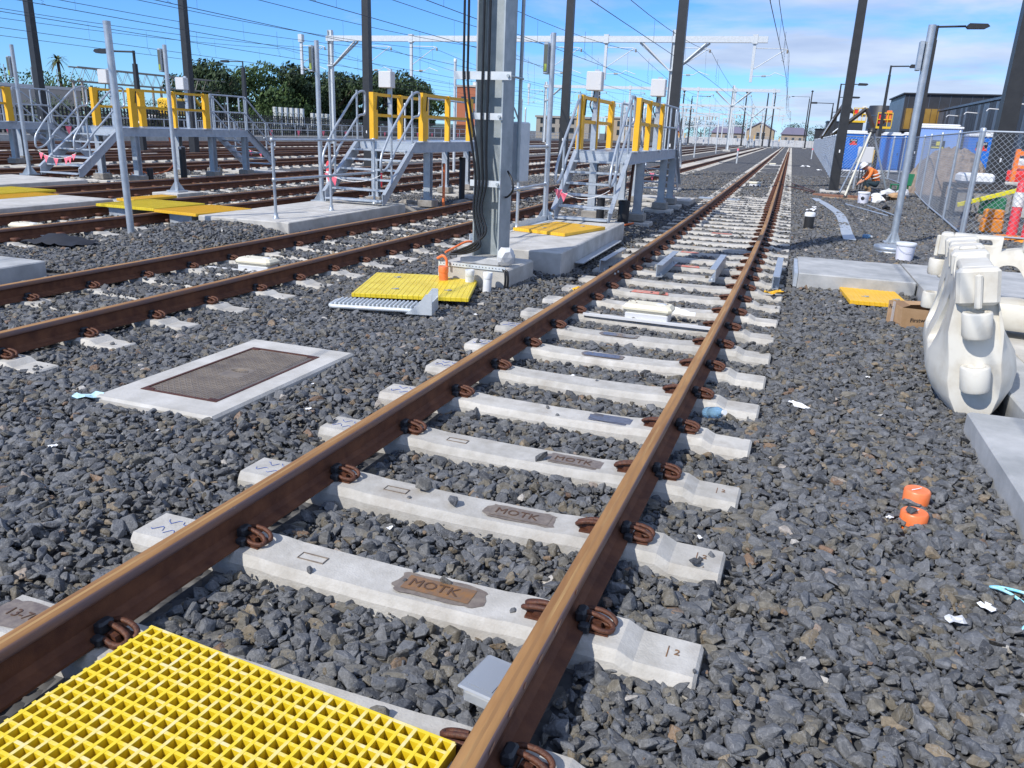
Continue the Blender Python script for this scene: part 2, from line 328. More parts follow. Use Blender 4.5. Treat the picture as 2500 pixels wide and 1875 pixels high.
def arc(c, r, a0, a1, n, ax='xz'):
    pts = []
    for i in range(n+1):
        a = a0+(a1-a0)*i/n; u, w = r*math.cos(a), r*math.sin(a)
        pts.append((c[0]+u, c[1], c[2]+w) if ax == 'xz' else ((c[0], c[1]+u, c[2]+w) if ax == 'yz' else (c[0]+u, c[1]+w, c[2])))
    return pts
def fillet(pts, r, n=4):
    """round the corners of a polyline"""
    P = [Vector(p) for p in pts]; o = [P[0]]
    for i in range(1, len(P)-1):
        a = (P[i-1]-P[i]); b = (P[i+1]-P[i]); d = min(r, a.length*.45, b.length*.45); a = P[i]+a.normalized()*d; b = P[i]+b.normalized()*d
        for k in range(n+1):
            t_ = k/n; o.append(a*(1-t_)**2+P[i]*2*t_*(1-t_)+b*t_*t_)
    return o+[P[-1]]
# ============================================================ the setting: ground, ballast, tracks
K_CURVE, Y_CURVE, SP = 0.0010982, 18.6357, 0.72907
def cx(y):
    d = np.maximum(0, Y_CURVE-np.maximum(y, -4.0)); return -K_CURVE*d*d
def heading(y): return -math.atan(2*K_CURVE*max(0, Y_CURVE-y))
TRACKS = [0.0, -4.83, -9.72, -13.5, -18.95, -24.3, -28.0, -33.6, -37.3]
PHASE = [1.76356, 7.03, 8.94, 9.3, 9.1, 9.0, 9.2, 9.4, 9.0]
NT = len(TRACKS)

g = MB(); g.add([(-1500, -300, -0.16), (1500, -300, -0.16), (1500, 3000, -0.16), (-1500, 3000, -0.16)], [(0, 1, 2, 3)])
struct('ground', g, 'ground_far')

# slabs of concrete path: (x0, x1, y0, y1, z_top, material)
SLABS = [(-2.95, -1.53, 9.62, 13.72, 0.30, 'concrete'), (-7.90, -6.20, 10.66, 14.75, 0.25, 'concrete'), (-12.10, -10.82, 7.4, 11.9, 0.25, 'concrete'),
         (-17.1, -14.70, 10.2, 15.1, 0.25, 'concrete'), (-8.6, -6.73, 5.2, 6.72, 0.16, 'concrete_grey'), (1.31, 2.64, 10.34, 11.88, 0.20, 'concrete_grey'),
         (2.66, 6.6, 8.55, 12.0, 0.20, 'concrete_grey'), (2.64, 6.6, 5.45, 8.54, 0.17, 'concrete_grey'), (2.30, 6.6, 2.3, 5.44, 0.15, 'concrete_grey'), (2.28, 6.6, -1.5, 2.29, 0.15, 'concrete_grey')]
for x0, x1, y0, y1, z1, mm in SLABS:
    s = MB().bevbox(x0, x1, y0, y1, -0.15, z1, 0.012); struct('concrete_path', s, mm)
# footpath tile set in the walkway with dark joints, as beside the barrier
for x0, x1, y0, y1 in ((2.62, 4.6, 3.9, 5.40), (2.95, 4.6, 5.52, 8.4)):
    struct('concrete_path', MB().bevbox(x0, x1, y0, y1, 0.10, 0.182 if y0 > 5.45 else 0.162, 0.006), 'concrete')

# rectangles free of stones
EXC = [(a-0.02, b+0.02, c-0.02, d+0.02) for a, b, c, d, _, _ in SLABS]
EXC += [(-2.93, -1.99, 3.60, 5.24), (-2.82, -1.86, 8.42, 9.34), (-0.80, 0.42, 0.6, 1.60)]
def zb(x, y):
    """height of the ballast surface (centre of the top stones)"""
    x = np.asarray(x, float); y = np.asarray(y, float); z = np.full_like(x, -0.008)
    c = cx(y)
    z = z+0.018*np.sin(x*1.9+y*0.7)*np.sin(y*1.3-x*.6)+0.01*np.sin(x*5.1+1)*np.sin(y*4.3)
    for i, tx in enumerate(TRACKS):
        d = np.abs(x-tx-c); w = np.clip((1.42-d)/0.30, 0, 1)
        tgt = (-0.052 if i == 0 else -0.012)
        tgt = tgt+np.clip((y-7)/11, 0, 1)*(0.040 if i == 0 else 0)
        if i == 0: tgt = tgt+np.where((d < .46), np.clip((y-24)/12, 0, 1)*.075*(.75+.35*np.sin(y*.9)+.2*np.sin(y*2.3)), 0)
        z = z*(1-w)+w*(tgt+0.01*np.sin(y*2.1+x*3))
        shoulder = np.exp(-((d-1.25)/0.22)**2)*(-0.022 if i == 0 else -0.015)
        z = z+shoulder
    for a, b_, c_, d_ in ((-2.93, -1.99, 3.60, 5.24), (2.3, 2.9, -2, 8.5), (1.3, 2.7, 10.3, 11.9), (-2.82, -1.86, 8.42, 9.34), (-2.95, -1.53, 9.62, 13.72)):
        dd = np.hypot(np.maximum(np.maximum(a-x, x-b_), 0), np.maximum(np.maximum(c_-y, y-d_), 0)); z = z+.032*np.exp(-(dd/.22)**2)
    # shoulder of stones left between the second and third track, and below the raised path
    z = z+0.19*np.exp(-((x+7.15)/1.0)**4-((y-10.45)/1.15)**4)+0.07*np.exp(-((x+5.95)/.25)**2)*((y > 10.2) & (y < 15))
    return z
# bed below the loose stones
xs = np.concatenate([np.arange(-46, -14, 0.8), np.arange(-14, 7.01, 0.16)]); ys = np.concatenate([np.arange(-4, 30, 0.2), np.arange(30, 62, 0.8), np.arange(62, 330, 4.0)])
X, Y = np.meshgrid(xs, ys); Z = zb(X, Y)-np.where(Y < 46, 0.028, 0.0)
nx, ny = len(xs), len(ys); vs_ = np.stack([X, Y, Z], -1).reshape(-1, 3)
idx = np.arange(nx*ny).reshape(ny, nx); fs_ = np.stack([idx[:-1, :-1], idx[:-1, 1:], idx[1:, 1:], idx[1:, :-1]], -1).reshape(-1, 4)
me = bpy.data.meshes.new('ballast_bed'); me.from_pydata(vs_.tolist(), [], fs_.tolist()); me.materials.append(MATS['ballast_far']); me.update()
bed = link('ballast_bed', me); bed['kind'] = 'structure'

# ---- rails
def rail_profile():
    h = 0.170
    p = [(0.073, 0), (0.073, 0.011), (0.030, 0.022), (0.0095, 0.040), (0.0085, 0.115), (0.034, 0.128), (0.0362, 0.140), (0.0350, 0.160), (0.029, 0.167), (0.018, 0.1695), (0.006, 0.170)]
    return [(x, z) for x, z in p]+[(-x, z) for x, z in reversed(p)]
PROF = rail_profile(); SEG_M = []
for i in range(len(PROF)):
    a, b_ = PROF[i], PROF[(i+1) % len(PROF)]
    zc = (a[1]+b_[1])/2; xc = (a[0]+b_[0])/2
    if zc > 0.1698 or (zc > .169 and abs(xc) < .02 and xc > 0): SEG_M.append(4 if zc > .1698 else 0)
    elif zc > 0.1635: SEG_M.append(0)
    elif zc > 0.130: SEG_M.append(3 if xc < 0 else 2)
    else: SEG_M.append(1)
def rail_mesh(tx, off, y0, y1):
    ys = list(np.arange(y0, min(20, y1), 0.5))+list(np.arange(20, y1+.1, 10.0)) if y1 > 20 else list(np.arange(y0, y1+.1, 0.5))
    n = len(PROF); vs = []; fs = []; ms = []; sm = []
    for y in ys:
        c = float(cx(y))
        for x, z in PROF: vs.append((c+off+x, y, 0.03+z))
    for i in range(len(ys)-1):
        for j in range(n):
            fs.append((i*n+j, i*n+(j+1) % n, (i+1)*n+(j+1) % n, (i+1)*n+j)); ms.append(SEG_M[j]); sm.append(PROF[j][1] > 0.12)
    o = len(vs); fs.append(tuple(range(n))); ms.append(1); sm.append(False); fs.append(tuple(range((len(ys)-1)*n, len(ys)*n))); ms.append(1); sm.append(False)
    b = MB(); b.v = vs; b.f = fs; b.m = ms; b.sm = sm; return b.mesh('rail', ['rust_head', 'rust_web', 'rail_scale', 'rust_head', 'rust_streak'])

# ---- sleeper: rail seats stand proud, ends and middle lie lower
def sleeper_mb(L_=1.24, taper=True):
    st = [(-L_, -0.012), (-L_+.012, -0.002), (-1.02, 0.0), (-0.96, 0.030), (-0.56, 0.030), (-0.47, 0.022), (0, 0.016), (0.47, 0.022), (0.56, 0.030), (0.96, 0.030), (1.02, 0.0), (L_-.012, -0.002), (L_, -0.012)]
    b = MB(); n = 8; vs = []
    for x, z in st:
        e = 0.012 if abs(abs(x)-L_) < 1e-6 else 0
        for yy, zz in ((-0.135, -0.2), (-0.124+e, z-0.040), (-0.108+e, z-0.012), (-0.098+e, z), (0.098-e, z), (0.108-e, z-0.012), (0.124-e, z-0.040), (0.135, -0.2)): vs.append((x, yy, zz))
    fs = [(i*n+j, (i+1)*n+j, (i+1)*n+j+1, i*n+j+1) for i in range(len(st)-1) for j in range(n-1)]
    fs += [tuple(range(n)), tuple(range(len(st)*n-1, (len(st)-1)*n-1, -1))]
    return b.add(vs, fs)
SLEEPER = sleeper_mb().mesh('sleeper', 'sleeper')
def clip_mb():
    b = MB()
    p = [(.015, -.050, .026), (.055, -.056, .020), (.092, -.046, .018), (.104, -.026, .022), (.090, -.008, .034), (.05, -.003, .050), (.0, -.004, .058), (-.034, .004, .050), (-.040, .022, .046),
         (-.012, .034, .056), (.04, .038, .056), (.085, .034, .044), (.106, .020, .030), (.098, .004, .018), (.05, .010, .014), (.01, .012, .016)]
    b.tube(fillet(p, .02, 2), .0115, 7)
    b.prism([(-.002, 0), (.062, 0), (.05, .034), (.012, .042)], 'y', -.034, -.012, 0)
    b.prism([(-.002, 0), (.062, 0), (.05, .030), (.012, .038)], 'y', .014, .030, 0)
    b.box(-.004, .088, -.058, .046, -.004, .006)
    return b
CLIP = clip_mb().mesh('rail_clip', 'clip_rust')
INSU = MB().bevbox(-.052, -.012, -.030, .034, .016, .062, .008).bevbox(-.030, .012, -.066, -.030, .0, .034, .006).mesh('toe_insulator', 'insulator')
fast_far = MB().bevbox(-.03, .10, -.055, .045, 0, .052, .012)
TRK_LABEL = ['rusty track on pale sleepers curving past the white plastic barriers', 'rusty track behind the yellow mat and the tall steel mast',
             'rusty track crossed by yellow gratings beside the leaning grey pole', 'track pair rail line passing in front of the long yellow gated platform',
             'rusty track directly behind the long yellow gated platform', 'rusty siding track beyond the long platform with pink flags', 'rusty siding track next but one to the low far wall',
             'rusty siding track next to the far wall track', 'rusty siding track right under the low far wall']
TRK_LABEL[3] = 'rusty track passing in front of the long yellow gated platform'
TRK_LABEL[6] = 'rusty siding track two lines in from the low far wall'
y_end = [217, 178, 170, 165, 160, 150, 150, 150, 150]; y_beg = [-2.5, 2, 6, 9, 12, 14, 16, 20, 22]
SLEEPERS_XY = []
track_things = []
for i, tx in enumerate(TRACKS):
    t = thing('railway_track', TRK_LABEL[i], 'railway track', (tx, 0, 0), 0, 'parallel tracks of the rail yard'); track_things.append(t)
    for off in (-0.7525, 0.7525): link('rail', rail_mesh(tx, off, y_beg[i], y_end[i]), t)
    part_to = [216, 62, 50, 48, 44, 0, 0, 0, 0][i]
    far = MB(); farc = MB()
    k0 = int(math.ceil((y_beg[i]-PHASE[i])/SP)); y = PHASE[i]+k0*SP; jr = random.Random(50+i)
    while y < y_end[i]-2:
        yy = y+jr.uniform(-.012, .012); c = float(cx(yy)); h = heading(yy)
        if yy < 48: SLEEPERS_XY.append((tx+c, yy, i))
        if yy < part_to:
            s = link('sleeper', SLEEPER, t, (c, yy, jr.uniform(-.004, .003)), (0, 0, h))
            near = (i == 0 and yy < 21) or (i == 1 and yy < 12)
            if near:
                for sx in (-1, 1):
                    for fl in (-1, 1):
                        px = sx*0.7525+fl*0.080
                        rz = 0 if fl > 0 else math.pi
                        k_ = link('rail_clip', CLIP, s, (px, jr.uniform(-.01, .01), .032), (jr.uniform(-.05, .05), jr.uniform(-.05, .05), rz+jr.uniform(-.10, .10))); k_.scale = (.88, jr.uniform(.84, .96), jr.uniform(.82, .95))
                        link('toe_insulator', INSU, s, (px, jr.uniform(-.004, .004), .032), (0, 0, rz))
            elif yy < 130:
                for sx in (-1, 1):
                    for fl in (-1, 1):
                        px = c+sx*0.7525+fl*0.13; farc.bevbox(px-.065, px+.065, yy-.055, yy+.05, .028, .080, .016)
        else:
            M_ = Matrix.Translation((c, yy, 0)); sb = MB().bevbox(-1.24, 1.24, -.11, .11, -.15, .018, .012); far.add([M_ @ Vector(p) for p in sb.v], sb.f)
        y += SP
    if far.v: o = far.build('sleepers_far', 'sleeper', t); o['kind'] = 'stuff'
    if farc.v: o = farc.build('rail_fastenings', 'clip_rust', t); o['kind'] = 'stuff'
T1 = track_things[0]

# marks cast and painted on the nearest sleepers of the first track
def on_sleeper(n): y = PHASE[0]+n*SP; return float(cx(y)), y
sl1 = sorted([o for o in T1.children if o.name.startswith('sleeper') and 'far' not in o.name], key=lambda o: o.location.y)
def sl_at(n):
    y = PHASE[0]+n*SP; return min(sl1, key=lambda o: abs(o.location.y-y))
def blob(cxy, rx, ry, z, jr, n=40):
    ph = [jr.uniform(0, 6.28) for _ in range(3)]
    se = lambda v: math.copysign(abs(v)**.45, v)
    return [(cxy[0]+rx*se(math.cos(a))*(1+.05*math.sin(3*a+ph[0])+.04*math.sin(7*a+ph[1])+.03*math.sin(11*a+ph[2])), cxy[1]+ry*se(math.sin(a))*(1+.07*math.sin(4*a+ph[1])+.05*math.sin(9*a+ph[0])), z) for a in [2*math.pi*k/n for k in range(n)]]
MOT = text_mesh('MOTK', 0.075, 'recess_dark', 0.001)
jr = random.Random(3)
for n_, x_, m1, m2 in ((1, 0.22, 'sleeper_stain', 'recess_rust'), (2, 0.30, 'sleeper_stain', 'sleeper_stain'), (3, 0.36, 'sleeper_stain', 'sleeper_stain'), (4, 0.40, 'puddle', 'puddle'), (6, -0.05, 'sleeper_stain', 'puddle'), (7, -0.08, 'sleeper_stain', 'puddle'), (8, -0.15, 'puddle', 'puddle')):
    s = sl_at(n_); z0 = 0.0235
    p = blob((x_, 0.0), 0.175, 0.068, z0, jr) if m2 != 'recess_rust' else blob((x_, 0.0), 0.19, 0.074, z0, jr)
    MB().add(p, [tuple(range(len(p)))]).build('damp_stain', m1, s)
    q = blob((x_, 0.0), 0.15, 0.052, z0+.002, jr) if m2 == 'puddle' else [(x_-.145, -.048, z0+.002), (x_+.145, -.048, z0+.002), (x_+.145, .048, z0+.002), (x_-.145, .048, z0+.002)]
    MB().add(q, [tuple(range(len(q)))]).build('cast_recess', m2, s)
    if n_ in (1, 2, 3): link('cast_letters', MOT, s, (x_-.02, 0.0, z0+.0035))
    if n_ in (1, 2, 3):
        fr = MB(); xl = -0.36
        fr.box(xl-.06, xl+.06, -.024, -.021, z0-.003, z0+.002).box(xl-.06, xl+.06, .021, .024, z0-.003, z0+.002).box(xl-.062, xl-.06, -.024, .024, z0-.003, z0+.002).box(xl+.06, xl+.062, -.024, .024, z0-.003, z0+.002)
        fr.build('cast_frame', 'sleeper_stain', s)
TWO = text_mesh('2', 0.045, 'recess_rust', 0.001)
for n_ in (1, 2, 3):
    s = sl_at(n_); link('cast_number', TWO, s, (1.155, 0.01, 0.0015))
    MB().box(1.12, 1.124, -.025, .04, -.002, .0015).build('cast_edge', 'recess_rust', s)
SEV = text_mesh('13-70', 0.062, 'recess_dark', 0.001)
s = sl_at(0); p = blob((-1.11, 0), .115, .075, .0015, jr); MB().add(p, [tuple(range(len(p)))]).build('damp_stain', 'sleeper_stain', s); link('cast_letters', SEV, s, (-1.11, 0, .003))
# blue crayon marks on the left sleeper ends
def squiggle(c0, sc, seed, z):
    q = random.Random(seed); pts = []
    for k in range(7):
        t_ = k/6; pts.append((c0[0]+sc*(t_-.5)*1.3, c0[1]+sc*.38*math.sin(t_*6.0+q.uniform(-.4, .4)+seed), z))
    return pts
for n_ in range(1, 8):
    s = sl_at(n_)
    for k, (ax, ay) in enumerate(((-1.13, .04), (-1.05, .05), (-1.15, -.03), (-1.07, -.04))):
        MB().tube(squiggle((ax, ay), .05, k+1+n_ % 2, .0015), .0016 if n_ < 4 else .0022, 4).build('crayon_mark', 'blue_ink', s)
# red and orange paint between the rails, near the steel channels
for n_, x0, x1 in ((10, -.42, .02), (13, -.28, .1), (15, -.38, -.08), (19, -.2, .2)):
    MB().add([(x0, -.085, .0245), (x1, -.08, .0235), (x1-.03, .085, .0235), (x0+.02, .07, .0245)], [(0, 1, 2, 3)]).build('paint_mark', 'red_paint', sl_at(n_))

# bare patches on the near right rail, weld marks and joint bolts
jr = random.Random(17)
for y, ln, zz in ((1.62, .05, .178), (1.76, .045, .183), (1.88, .03, .186), (2.02, .06, .182), (2.20, .085, .185), (2.42, .03, .19), (1.50, .03, .19)):
    xx = float(cx(y))+.7525+.0368; n_ = 12
    p = [(xx, y+ln*.5*math.cos(a)*jr.uniform(.7, 1.1), zz+.010*math.sin(a)*jr.uniform(.6, 1.1)) for a in [2*math.pi*k/n_ for k in range(n_)]]
    MB().add(p, [tuple(range(n_))]).build('bare_patch', 'bare_metal', T1)
for y, off in ((11.0, -.7525), (12.6, -.7525), (9.2, .7525), (11.2, .7525)):
    sg = 1 if off < 0 else 1
    xx = float(cx(y))+off+sg*.0105
    MB().box(xx-.001, xx+.004, y-.012, y+.012, .062, .142).build('weld_seam', 'rust_head', T1)
    MB().box(xx+.024, xx+.028, y-.012, y+.012, .145, .19).build('weld_seam', 'rust_head', T1)
for y in (9.55, 9.72): MB().lathe([(.016, 0), (.016, .014), (.008, .022)], n=6, M=Matrix.Translation((float(cx(y))-.7525+.009, y, .115)) @ Matrix.Rotation(math.pi/2, 4, 'Y')).build('joint_bolt', 'galv_pale', T1)
for n_, sx in ():
    s = sl_at(n_); p = blob((sx+.03, .0), .05, .075, .0315 if abs(sx) > .55 else .026, jr); MB().add(p, [tuple(range(len(p)))]).build('rust_stain', 'rust_stain', s)

# ---- loose ballast
STONE_COL = bpy.data.collections.new('stone_shapes')
STONE_ME = []
for k in range(14):
    q = random.Random(900+k); bm = bmesh.new()
    sx, sy_, sz = 1.0*q.uniform(.95, 1.35), q.uniform(.66, .98), q.uniform(.34, .68)
    for _ in range(q.randint(13, 19)):
        v = Vector((q.gauss(0, 1), q.gauss(0, 1), q.gauss(0, 1))).normalized()
        e = 0.72
        v = Vector((math.copysign(abs(v.x)**e, v.x), math.copysign(abs(v.y)**e, v.y), math.copysign(abs(v.z)**e, v.z)))*q.uniform(.86, 1.06)
        bm.verts.new((v.x*sx, v.y*sy_, v.z*sz))
    bmesh.ops.convex_hull(bm, input=list(bm.verts))
    for v in [v for v in bm.verts if not v.link_faces]: bm.verts.remove(v)
    bmesh.ops.dissolve_limit(bm, angle_limit=R(9), verts=list(bm.verts), edges=list(bm.edges))
    bmesh.ops.bevel(bm, geom=list(bm.edges), offset=0.045, segments=1, affect='EDGES', profile=.5)
    bmesh.ops.triangulate(bm, faces=list(bm.faces))
    me = bpy.data.meshes.new('stone'); bm.to_mesh(me); bm.free(); me.materials.append(MATS['stone']); me.update()
    STONE_ME.append(me); o = bpy.data.objects.new('stone_shape_%02d' % k, me); STONE_COL.objects.link(o)
rg = np.random.default_rng(5)
def field(x0, x1, y0, y1, sp, rlo, rhi):
    gx, gy = np.meshgrid(np.arange(x0, x1, sp), np.arange(y0, y1, sp)); n = gx.size
    x = gx.ravel()+rg.uniform(-.5, .5, n)*sp; y = gy.ravel()+rg.uniform(-.5, .5, n)*sp
    return x, y, rg.uniform(0, 1, n)**2.0*(rhi-rlo)+rlo
parts = [field(-6.6, 2.4, 0.55, 7.0, .0335, .014, .050), field(-8.2, 3.2, 7.0, 12.0, .039, .016, .050), field(-13.0, 3.6, 12, 20, .050, .020, .052), field(-14.5, 6.5, 20, 30, .066, .024, .054), field(-10, 6.5, 30, 46, .085, .026, .056),
         field(-12.5, -8.2, 7.0, 12.0, .050, .020, .050), field(2.4, 6.6, 7, 20, .055, .02, .05), field(-20, -13, 12, 24, .075, .024, .054)]
px, py, pr_ = (np.concatenate([p[i] for p in parts]) for i in range(3))
_fx, _fy, _fr = field(-5.6, 2.4, .7, 9.0, .040, .005, .014); px, py, pr_ = np.concatenate([px, _fx]), np.concatenate([py, _fy]), np.concatenate([pr_, _fr])
# keep what the camera, or one a step aside, can see
P = np.stack([px-CAM_X, py, np.full_like(px, -CAM_Z)], 1); MV = np.array([list(r2), list(u2), list(fwd)]); q = P @ MV.T
sx_, sy2 = 1250+F_PX*q[:, 0]/q[:, 2], 937.5-F_PX*q[:, 1]/q[:, 2]
ok = (q[:, 2] > .4) & (sx_ > -350) & (sx_ < 2850) & (sy2 < 2250)
for a, b_, c_, d_ in EXC: ok &= ~((px > a) & (px < b_) & (py > c_) & (py < d_))
c_all = cx(py)
for i, tx in enumerate(TRACKS):
    d = px-tx-c_all
    ok &= ~((np.abs(np.abs(d)-.7525) < .072) & True)
sl = np.array([(a, b_) for a, b_, i in SLEEPERS_XY]); sli = np.array([i for _, _, i in SLEEPERS_XY])
for i, tx in enumerate(TRACKS[:5]):
    ysl = np.sort(sl[sli == i][:, 1])
    if not len(ysl): continue
    j = np.clip(np.searchsorted(ysl, py), 1, len(ysl)-1); dyn = np.minimum(np.abs(py-ysl[j-1]), np.abs(py-ysl[j]))
    d = np.abs(px-tx-c_all)
    keep_on = rg.uniform(0, 1, len(px)) < np.where(d < .62, (0.006 if i == 0 else np.where(d < .44, .97, .12)), np.where(d > 1.12, (0.03 if i == 0 else .06), 0.002))
    band = .118+pr_*.35
    if i == 0: keep_on |= (py > 26) & (d < .45) & (rg.uniform(0, 1, len(px)) < .55)
    ok &= ~((d < 1.255) & (dyn < band) & ~keep_on)
px, py, pr_ = px[ok], py[ok], pr_[ok]
pz = zb(px, py)+rg.uniform(-.014, .012, len(px))+np.where(pr_ < .0139, .006, 0)
# stones that lie on a sleeper rest on its top
for i, tx in enumerate(TRACKS[:5]):
    ysl = np.sort(sl[sli == i][:, 1]); j = np.clip(np.searchsorted(ysl, py), 1, len(ysl)-1); dyn = np.minimum(np.abs(py-ysl[j-1]), np.abs(py-ysl[j]))
    d = np.abs(px-tx-cx(py)); on = (d < 1.255) & (dyn < .118)
    pz = np.where(on, np.where(d > 1.0, -.002, .018)+pr_*.50, pz)
npts = len(px); print('stones', npts)
rot = np.stack([rg.normal(0, .36, npts), rg.normal(0, .36, npts), rg.uniform(0, 6.283, npts)], 1)
flip = rg.uniform(0, 1, npts) < .25; rot[flip, 0] += rg.uniform(.6, 1.5, flip.sum())
vi = rg.integers(0, len(STONE_ME), npts)
dist = np.sqrt((px-CAM_X)**2+py**2+(pz-CAM_Z)**2)
sxp, syp = None, None
q = np.stack([px-CAM_X, py, pz-CAM_Z], 1) @ MV.T; u_, v_ = 1250+F_PX*q[:, 0]/q[:, 2], 937.5-F_PX*q[:, 1]/q[:, 2]
inview = (u_ > 0) & (u_ < 2500) & (v_ > 0) & (v_ < 1875)
size_px = np.where(inview, pr_/q[:, 2], 0); order = np.argsort(-size_px)[:300]; single = np.zeros(npts, bool); single[order] = True
for k in order:
    o = link('stone', STONE_ME[int(vi[k])], bed, (float(px[k]), float(py[k]), float(pz[k])), tuple(float(a) for a in rot[k])); o.scale = (float(pr_[k]),)*3
rest = ~single
pm = bpy.data.meshes.new('loose_ballast'); n = int(rest.sum()); pm.vertices.add(n)
pm.vertices.foreach_set('co', np.stack([px, py, pz], 1)[rest].astype('f4').ravel())
a = pm.attributes.new('srot', 'FLOAT_VECTOR', 'POINT'); a.data.foreach_set('vector', rot[rest].astype('f4').ravel())
a = pm.attributes.new('ssize', 'FLOAT', 'POINT'); a.data.foreach_set('value', pr_[rest].astype('f4'))
a = pm.attributes.new('svar', 'INT', 'POINT'); a.data.foreach_set('value', vi[rest].astype('i4'))
lb = link('loose_ballast', pm); lb['kind'] = 'stuff'; lb['label'] = 'dark grey crushed stone ballast around and between the tracks'; lb['category'] = 'ballast'
ng = bpy.data.node_groups.new('scatter_stones', 'GeometryNodeTree')
ng.interface.new_socket('Geometry', in_out='INPUT', socket_type='NodeSocketGeometry'); ng.interface.new_socket('Geometry', in_out='OUTPUT', socket_type='NodeSocketGeometry')
gi, go = ng.nodes.new('NodeGroupInput'), ng.nodes.new('NodeGroupOutput')
iop = ng.nodes.new('GeometryNodeInstanceOnPoints'); ci = ng.nodes.new('GeometryNodeCollectionInfo')
ci.inputs['Collection'].default_value = STONE_COL; ci.inputs['Separate Children'].default_value = True; ci.inputs['Reset Children'].default_value = True
def attr(nm, dt):
    x = ng.nodes.new('GeometryNodeInputNamedAttribute'); x.data_type = dt; x.inputs['Name'].default_value = nm; return x.outputs['Attribute']
ng.links.new(gi.outputs[0], iop.inputs['Points']); ng.links.new(ci.outputs[0], iop.inputs['Instance']); iop.inputs['Pick Instance'].default_value = True
ng.links.new(attr('svar', 'INT'), iop.inputs['Instance Index'])
e2r = ng.nodes.new('FunctionNodeEulerToRotation'); ng.links.new(attr('srot', 'FLOAT_VECTOR'), e2r.inputs[0]); ng.links.new(e2r.outputs[0], iop.inputs['Rotation'])
ng.links.new(attr('ssize', 'FLOAT'), iop.inputs['Scale']); ng.links.new(iop.outputs[0], go.inputs[0])
lb.modifiers.new('scatter', 'NODES').node_group = ng
# ============================================================ near things on the ballast
def grating(name, label, x0, x1, y0, y1, zt, pitch, depth=0.040, th=0.0108, mats='grate_yellow', loc=None, rz=0, overhang=0.012, group=None):
    w, l = x1-x0, y1-y0
    t = thing(name, label, 'grating', (x0, y0, zt), rz, group)
    nx_, ny_ = int(round(w/pitch)), int(round(l/pitch)); bx = w/nx_; by = l/ny_
    def bar(L2):
        # tapered moulded bar with a worn top
        b = MB(); p = [(-th*.36, -depth), (th*.36, -depth), (th*.5, 0), (-th*.5, 0)]
        b.prism(p, 'y', 0, L2); b.m = [0, 0, 0, 0, 1, 0]; return b
    ml = bar(l).mesh('bearing_bar', [mats, 'grate_wear']); mc = bar(w+overhang).mesh('cross_bar', [mats, 'grate_wear'])
    for i in range(nx_+1): link('bearing_bar', ml, t, (i*bx, 0, 0))
    for j in range(ny_+1): link('cross_bar', mc, t, (-overhang, j*by, -.0006), (0, 0, -math.pi/2))
    return t
g1 = grating('yellow_grating', 'yellow moulded square grating lying between the rails of the curving track', -0.80, 0.315, 0.50, 1.62, 0.175, 0.0400, rz=0)
g1.rotation_euler.z = R(-6.2); g1.location = (-0.86, 0.61, 0.175)
# steel channels carrying the grating
t = thing('support_channel', 'grey steel channel under the yellow square grating', 'steel channel', (-.45, .6, 0))
box_part('web', t, 'steel_blue', -.06, .06, 0, 1.0, 0.0, .10); box_part('flange', t, 'steel_blue', -.09, .09, 0, 1.0, .101, .118)

def ribbed_panel(label, corners, zt, th, nrib, m, along=0, tilt=None, clips=(), group=None):
    """flat panel with raised ribs; corners = four ground points, near-left first"""
    c = [Vector((x, y, 0)) for x, y in corners]; o = sum(c, Vector())/4
    ex = ((c[1]-c[0])+(c[2]-c[3])); w = ex.length/2; ey = ((c[3]-c[0])+(c[2]-c[1])); l = ey.length/2; rz = math.atan2(ex.y, ex.x)
    t = thing('yellow_mat', label, 'mat', (o.x, o.y, zt-th), rz, group)
    if tilt: t.rotation_euler = (tilt[0], tilt[1], rz)
    MB().bevbox(-w/2, w/2, -l/2, l/2, 0, th*.93, .004).build('plate', m, t)
    L2 = l if along == 0 else w; W2 = w if along == 0 else l
    rb = MB().bevbox(-.004, .004, -L2/2+.002, L2/2-.002, th*.93-.001, th, .0012) if along == 0 else MB().bevbox(-L2/2+.002, L2/2-.002, -.004, .004, th*.93-.001, th, .0012)
    if along == 0: rb.box(-.0055, .0055, -L2/2-.003, -L2/2+.004, .002, th*.92)
    me = rb.mesh('rib', m)
    for k in range(nrib):
        u = -W2/2+W2*(k+.5)/nrib; link('rib', me, t, (u, 0, 0) if along == 0 else (0, u, 0))
    for cxx, cyy in clips:
        b = MB(); b.box(cxx-.05, cxx+.03, cyy-.006, cyy+.006, th, th+.004).box(cxx-.012, cxx+.004, cyy-.03, cyy+.03, th, th+.006).box(cxx+.01, cxx+.03, cyy-.02, cyy+.02, th+.004, th+.008); b.build('hold_down_clip', 'galv', t)
    return t
ribbed_panel('lemon yellow ribbed panel lying on the ballast behind the galvanised step', [(-3.04, 7.14), (-1.90, 7.48), (-2.30, 8.66), (-3.50, 8.32)], 0.085, 0.045, 22, 'mat_yellow', clips=((-.30, .35), (.3, .42), (-.2, -.33), (.36, -.28)))
ribbed_panel('orange yellow panel lying on the raised concrete slab by the stairs', [(-2.63, 11.42), (-1.77, 11.16), (-1.74, 12.46), (-2.62, 12.67)], 0.352, 0.05, 20, 'mat_orange', clips=((-.1, -.3), (.2, .35)))
ribbed_panel('orange yellow ribbed panel lying beside the cardboard box', [(1.70, 9.48), (2.33, 9.56), (2.53, 11.0), (1.92, 10.98)], 0.075, 0.05, 11, 'mat_orange', clips=((-.1, -.45), (.18, .55), (.22, -.5)))
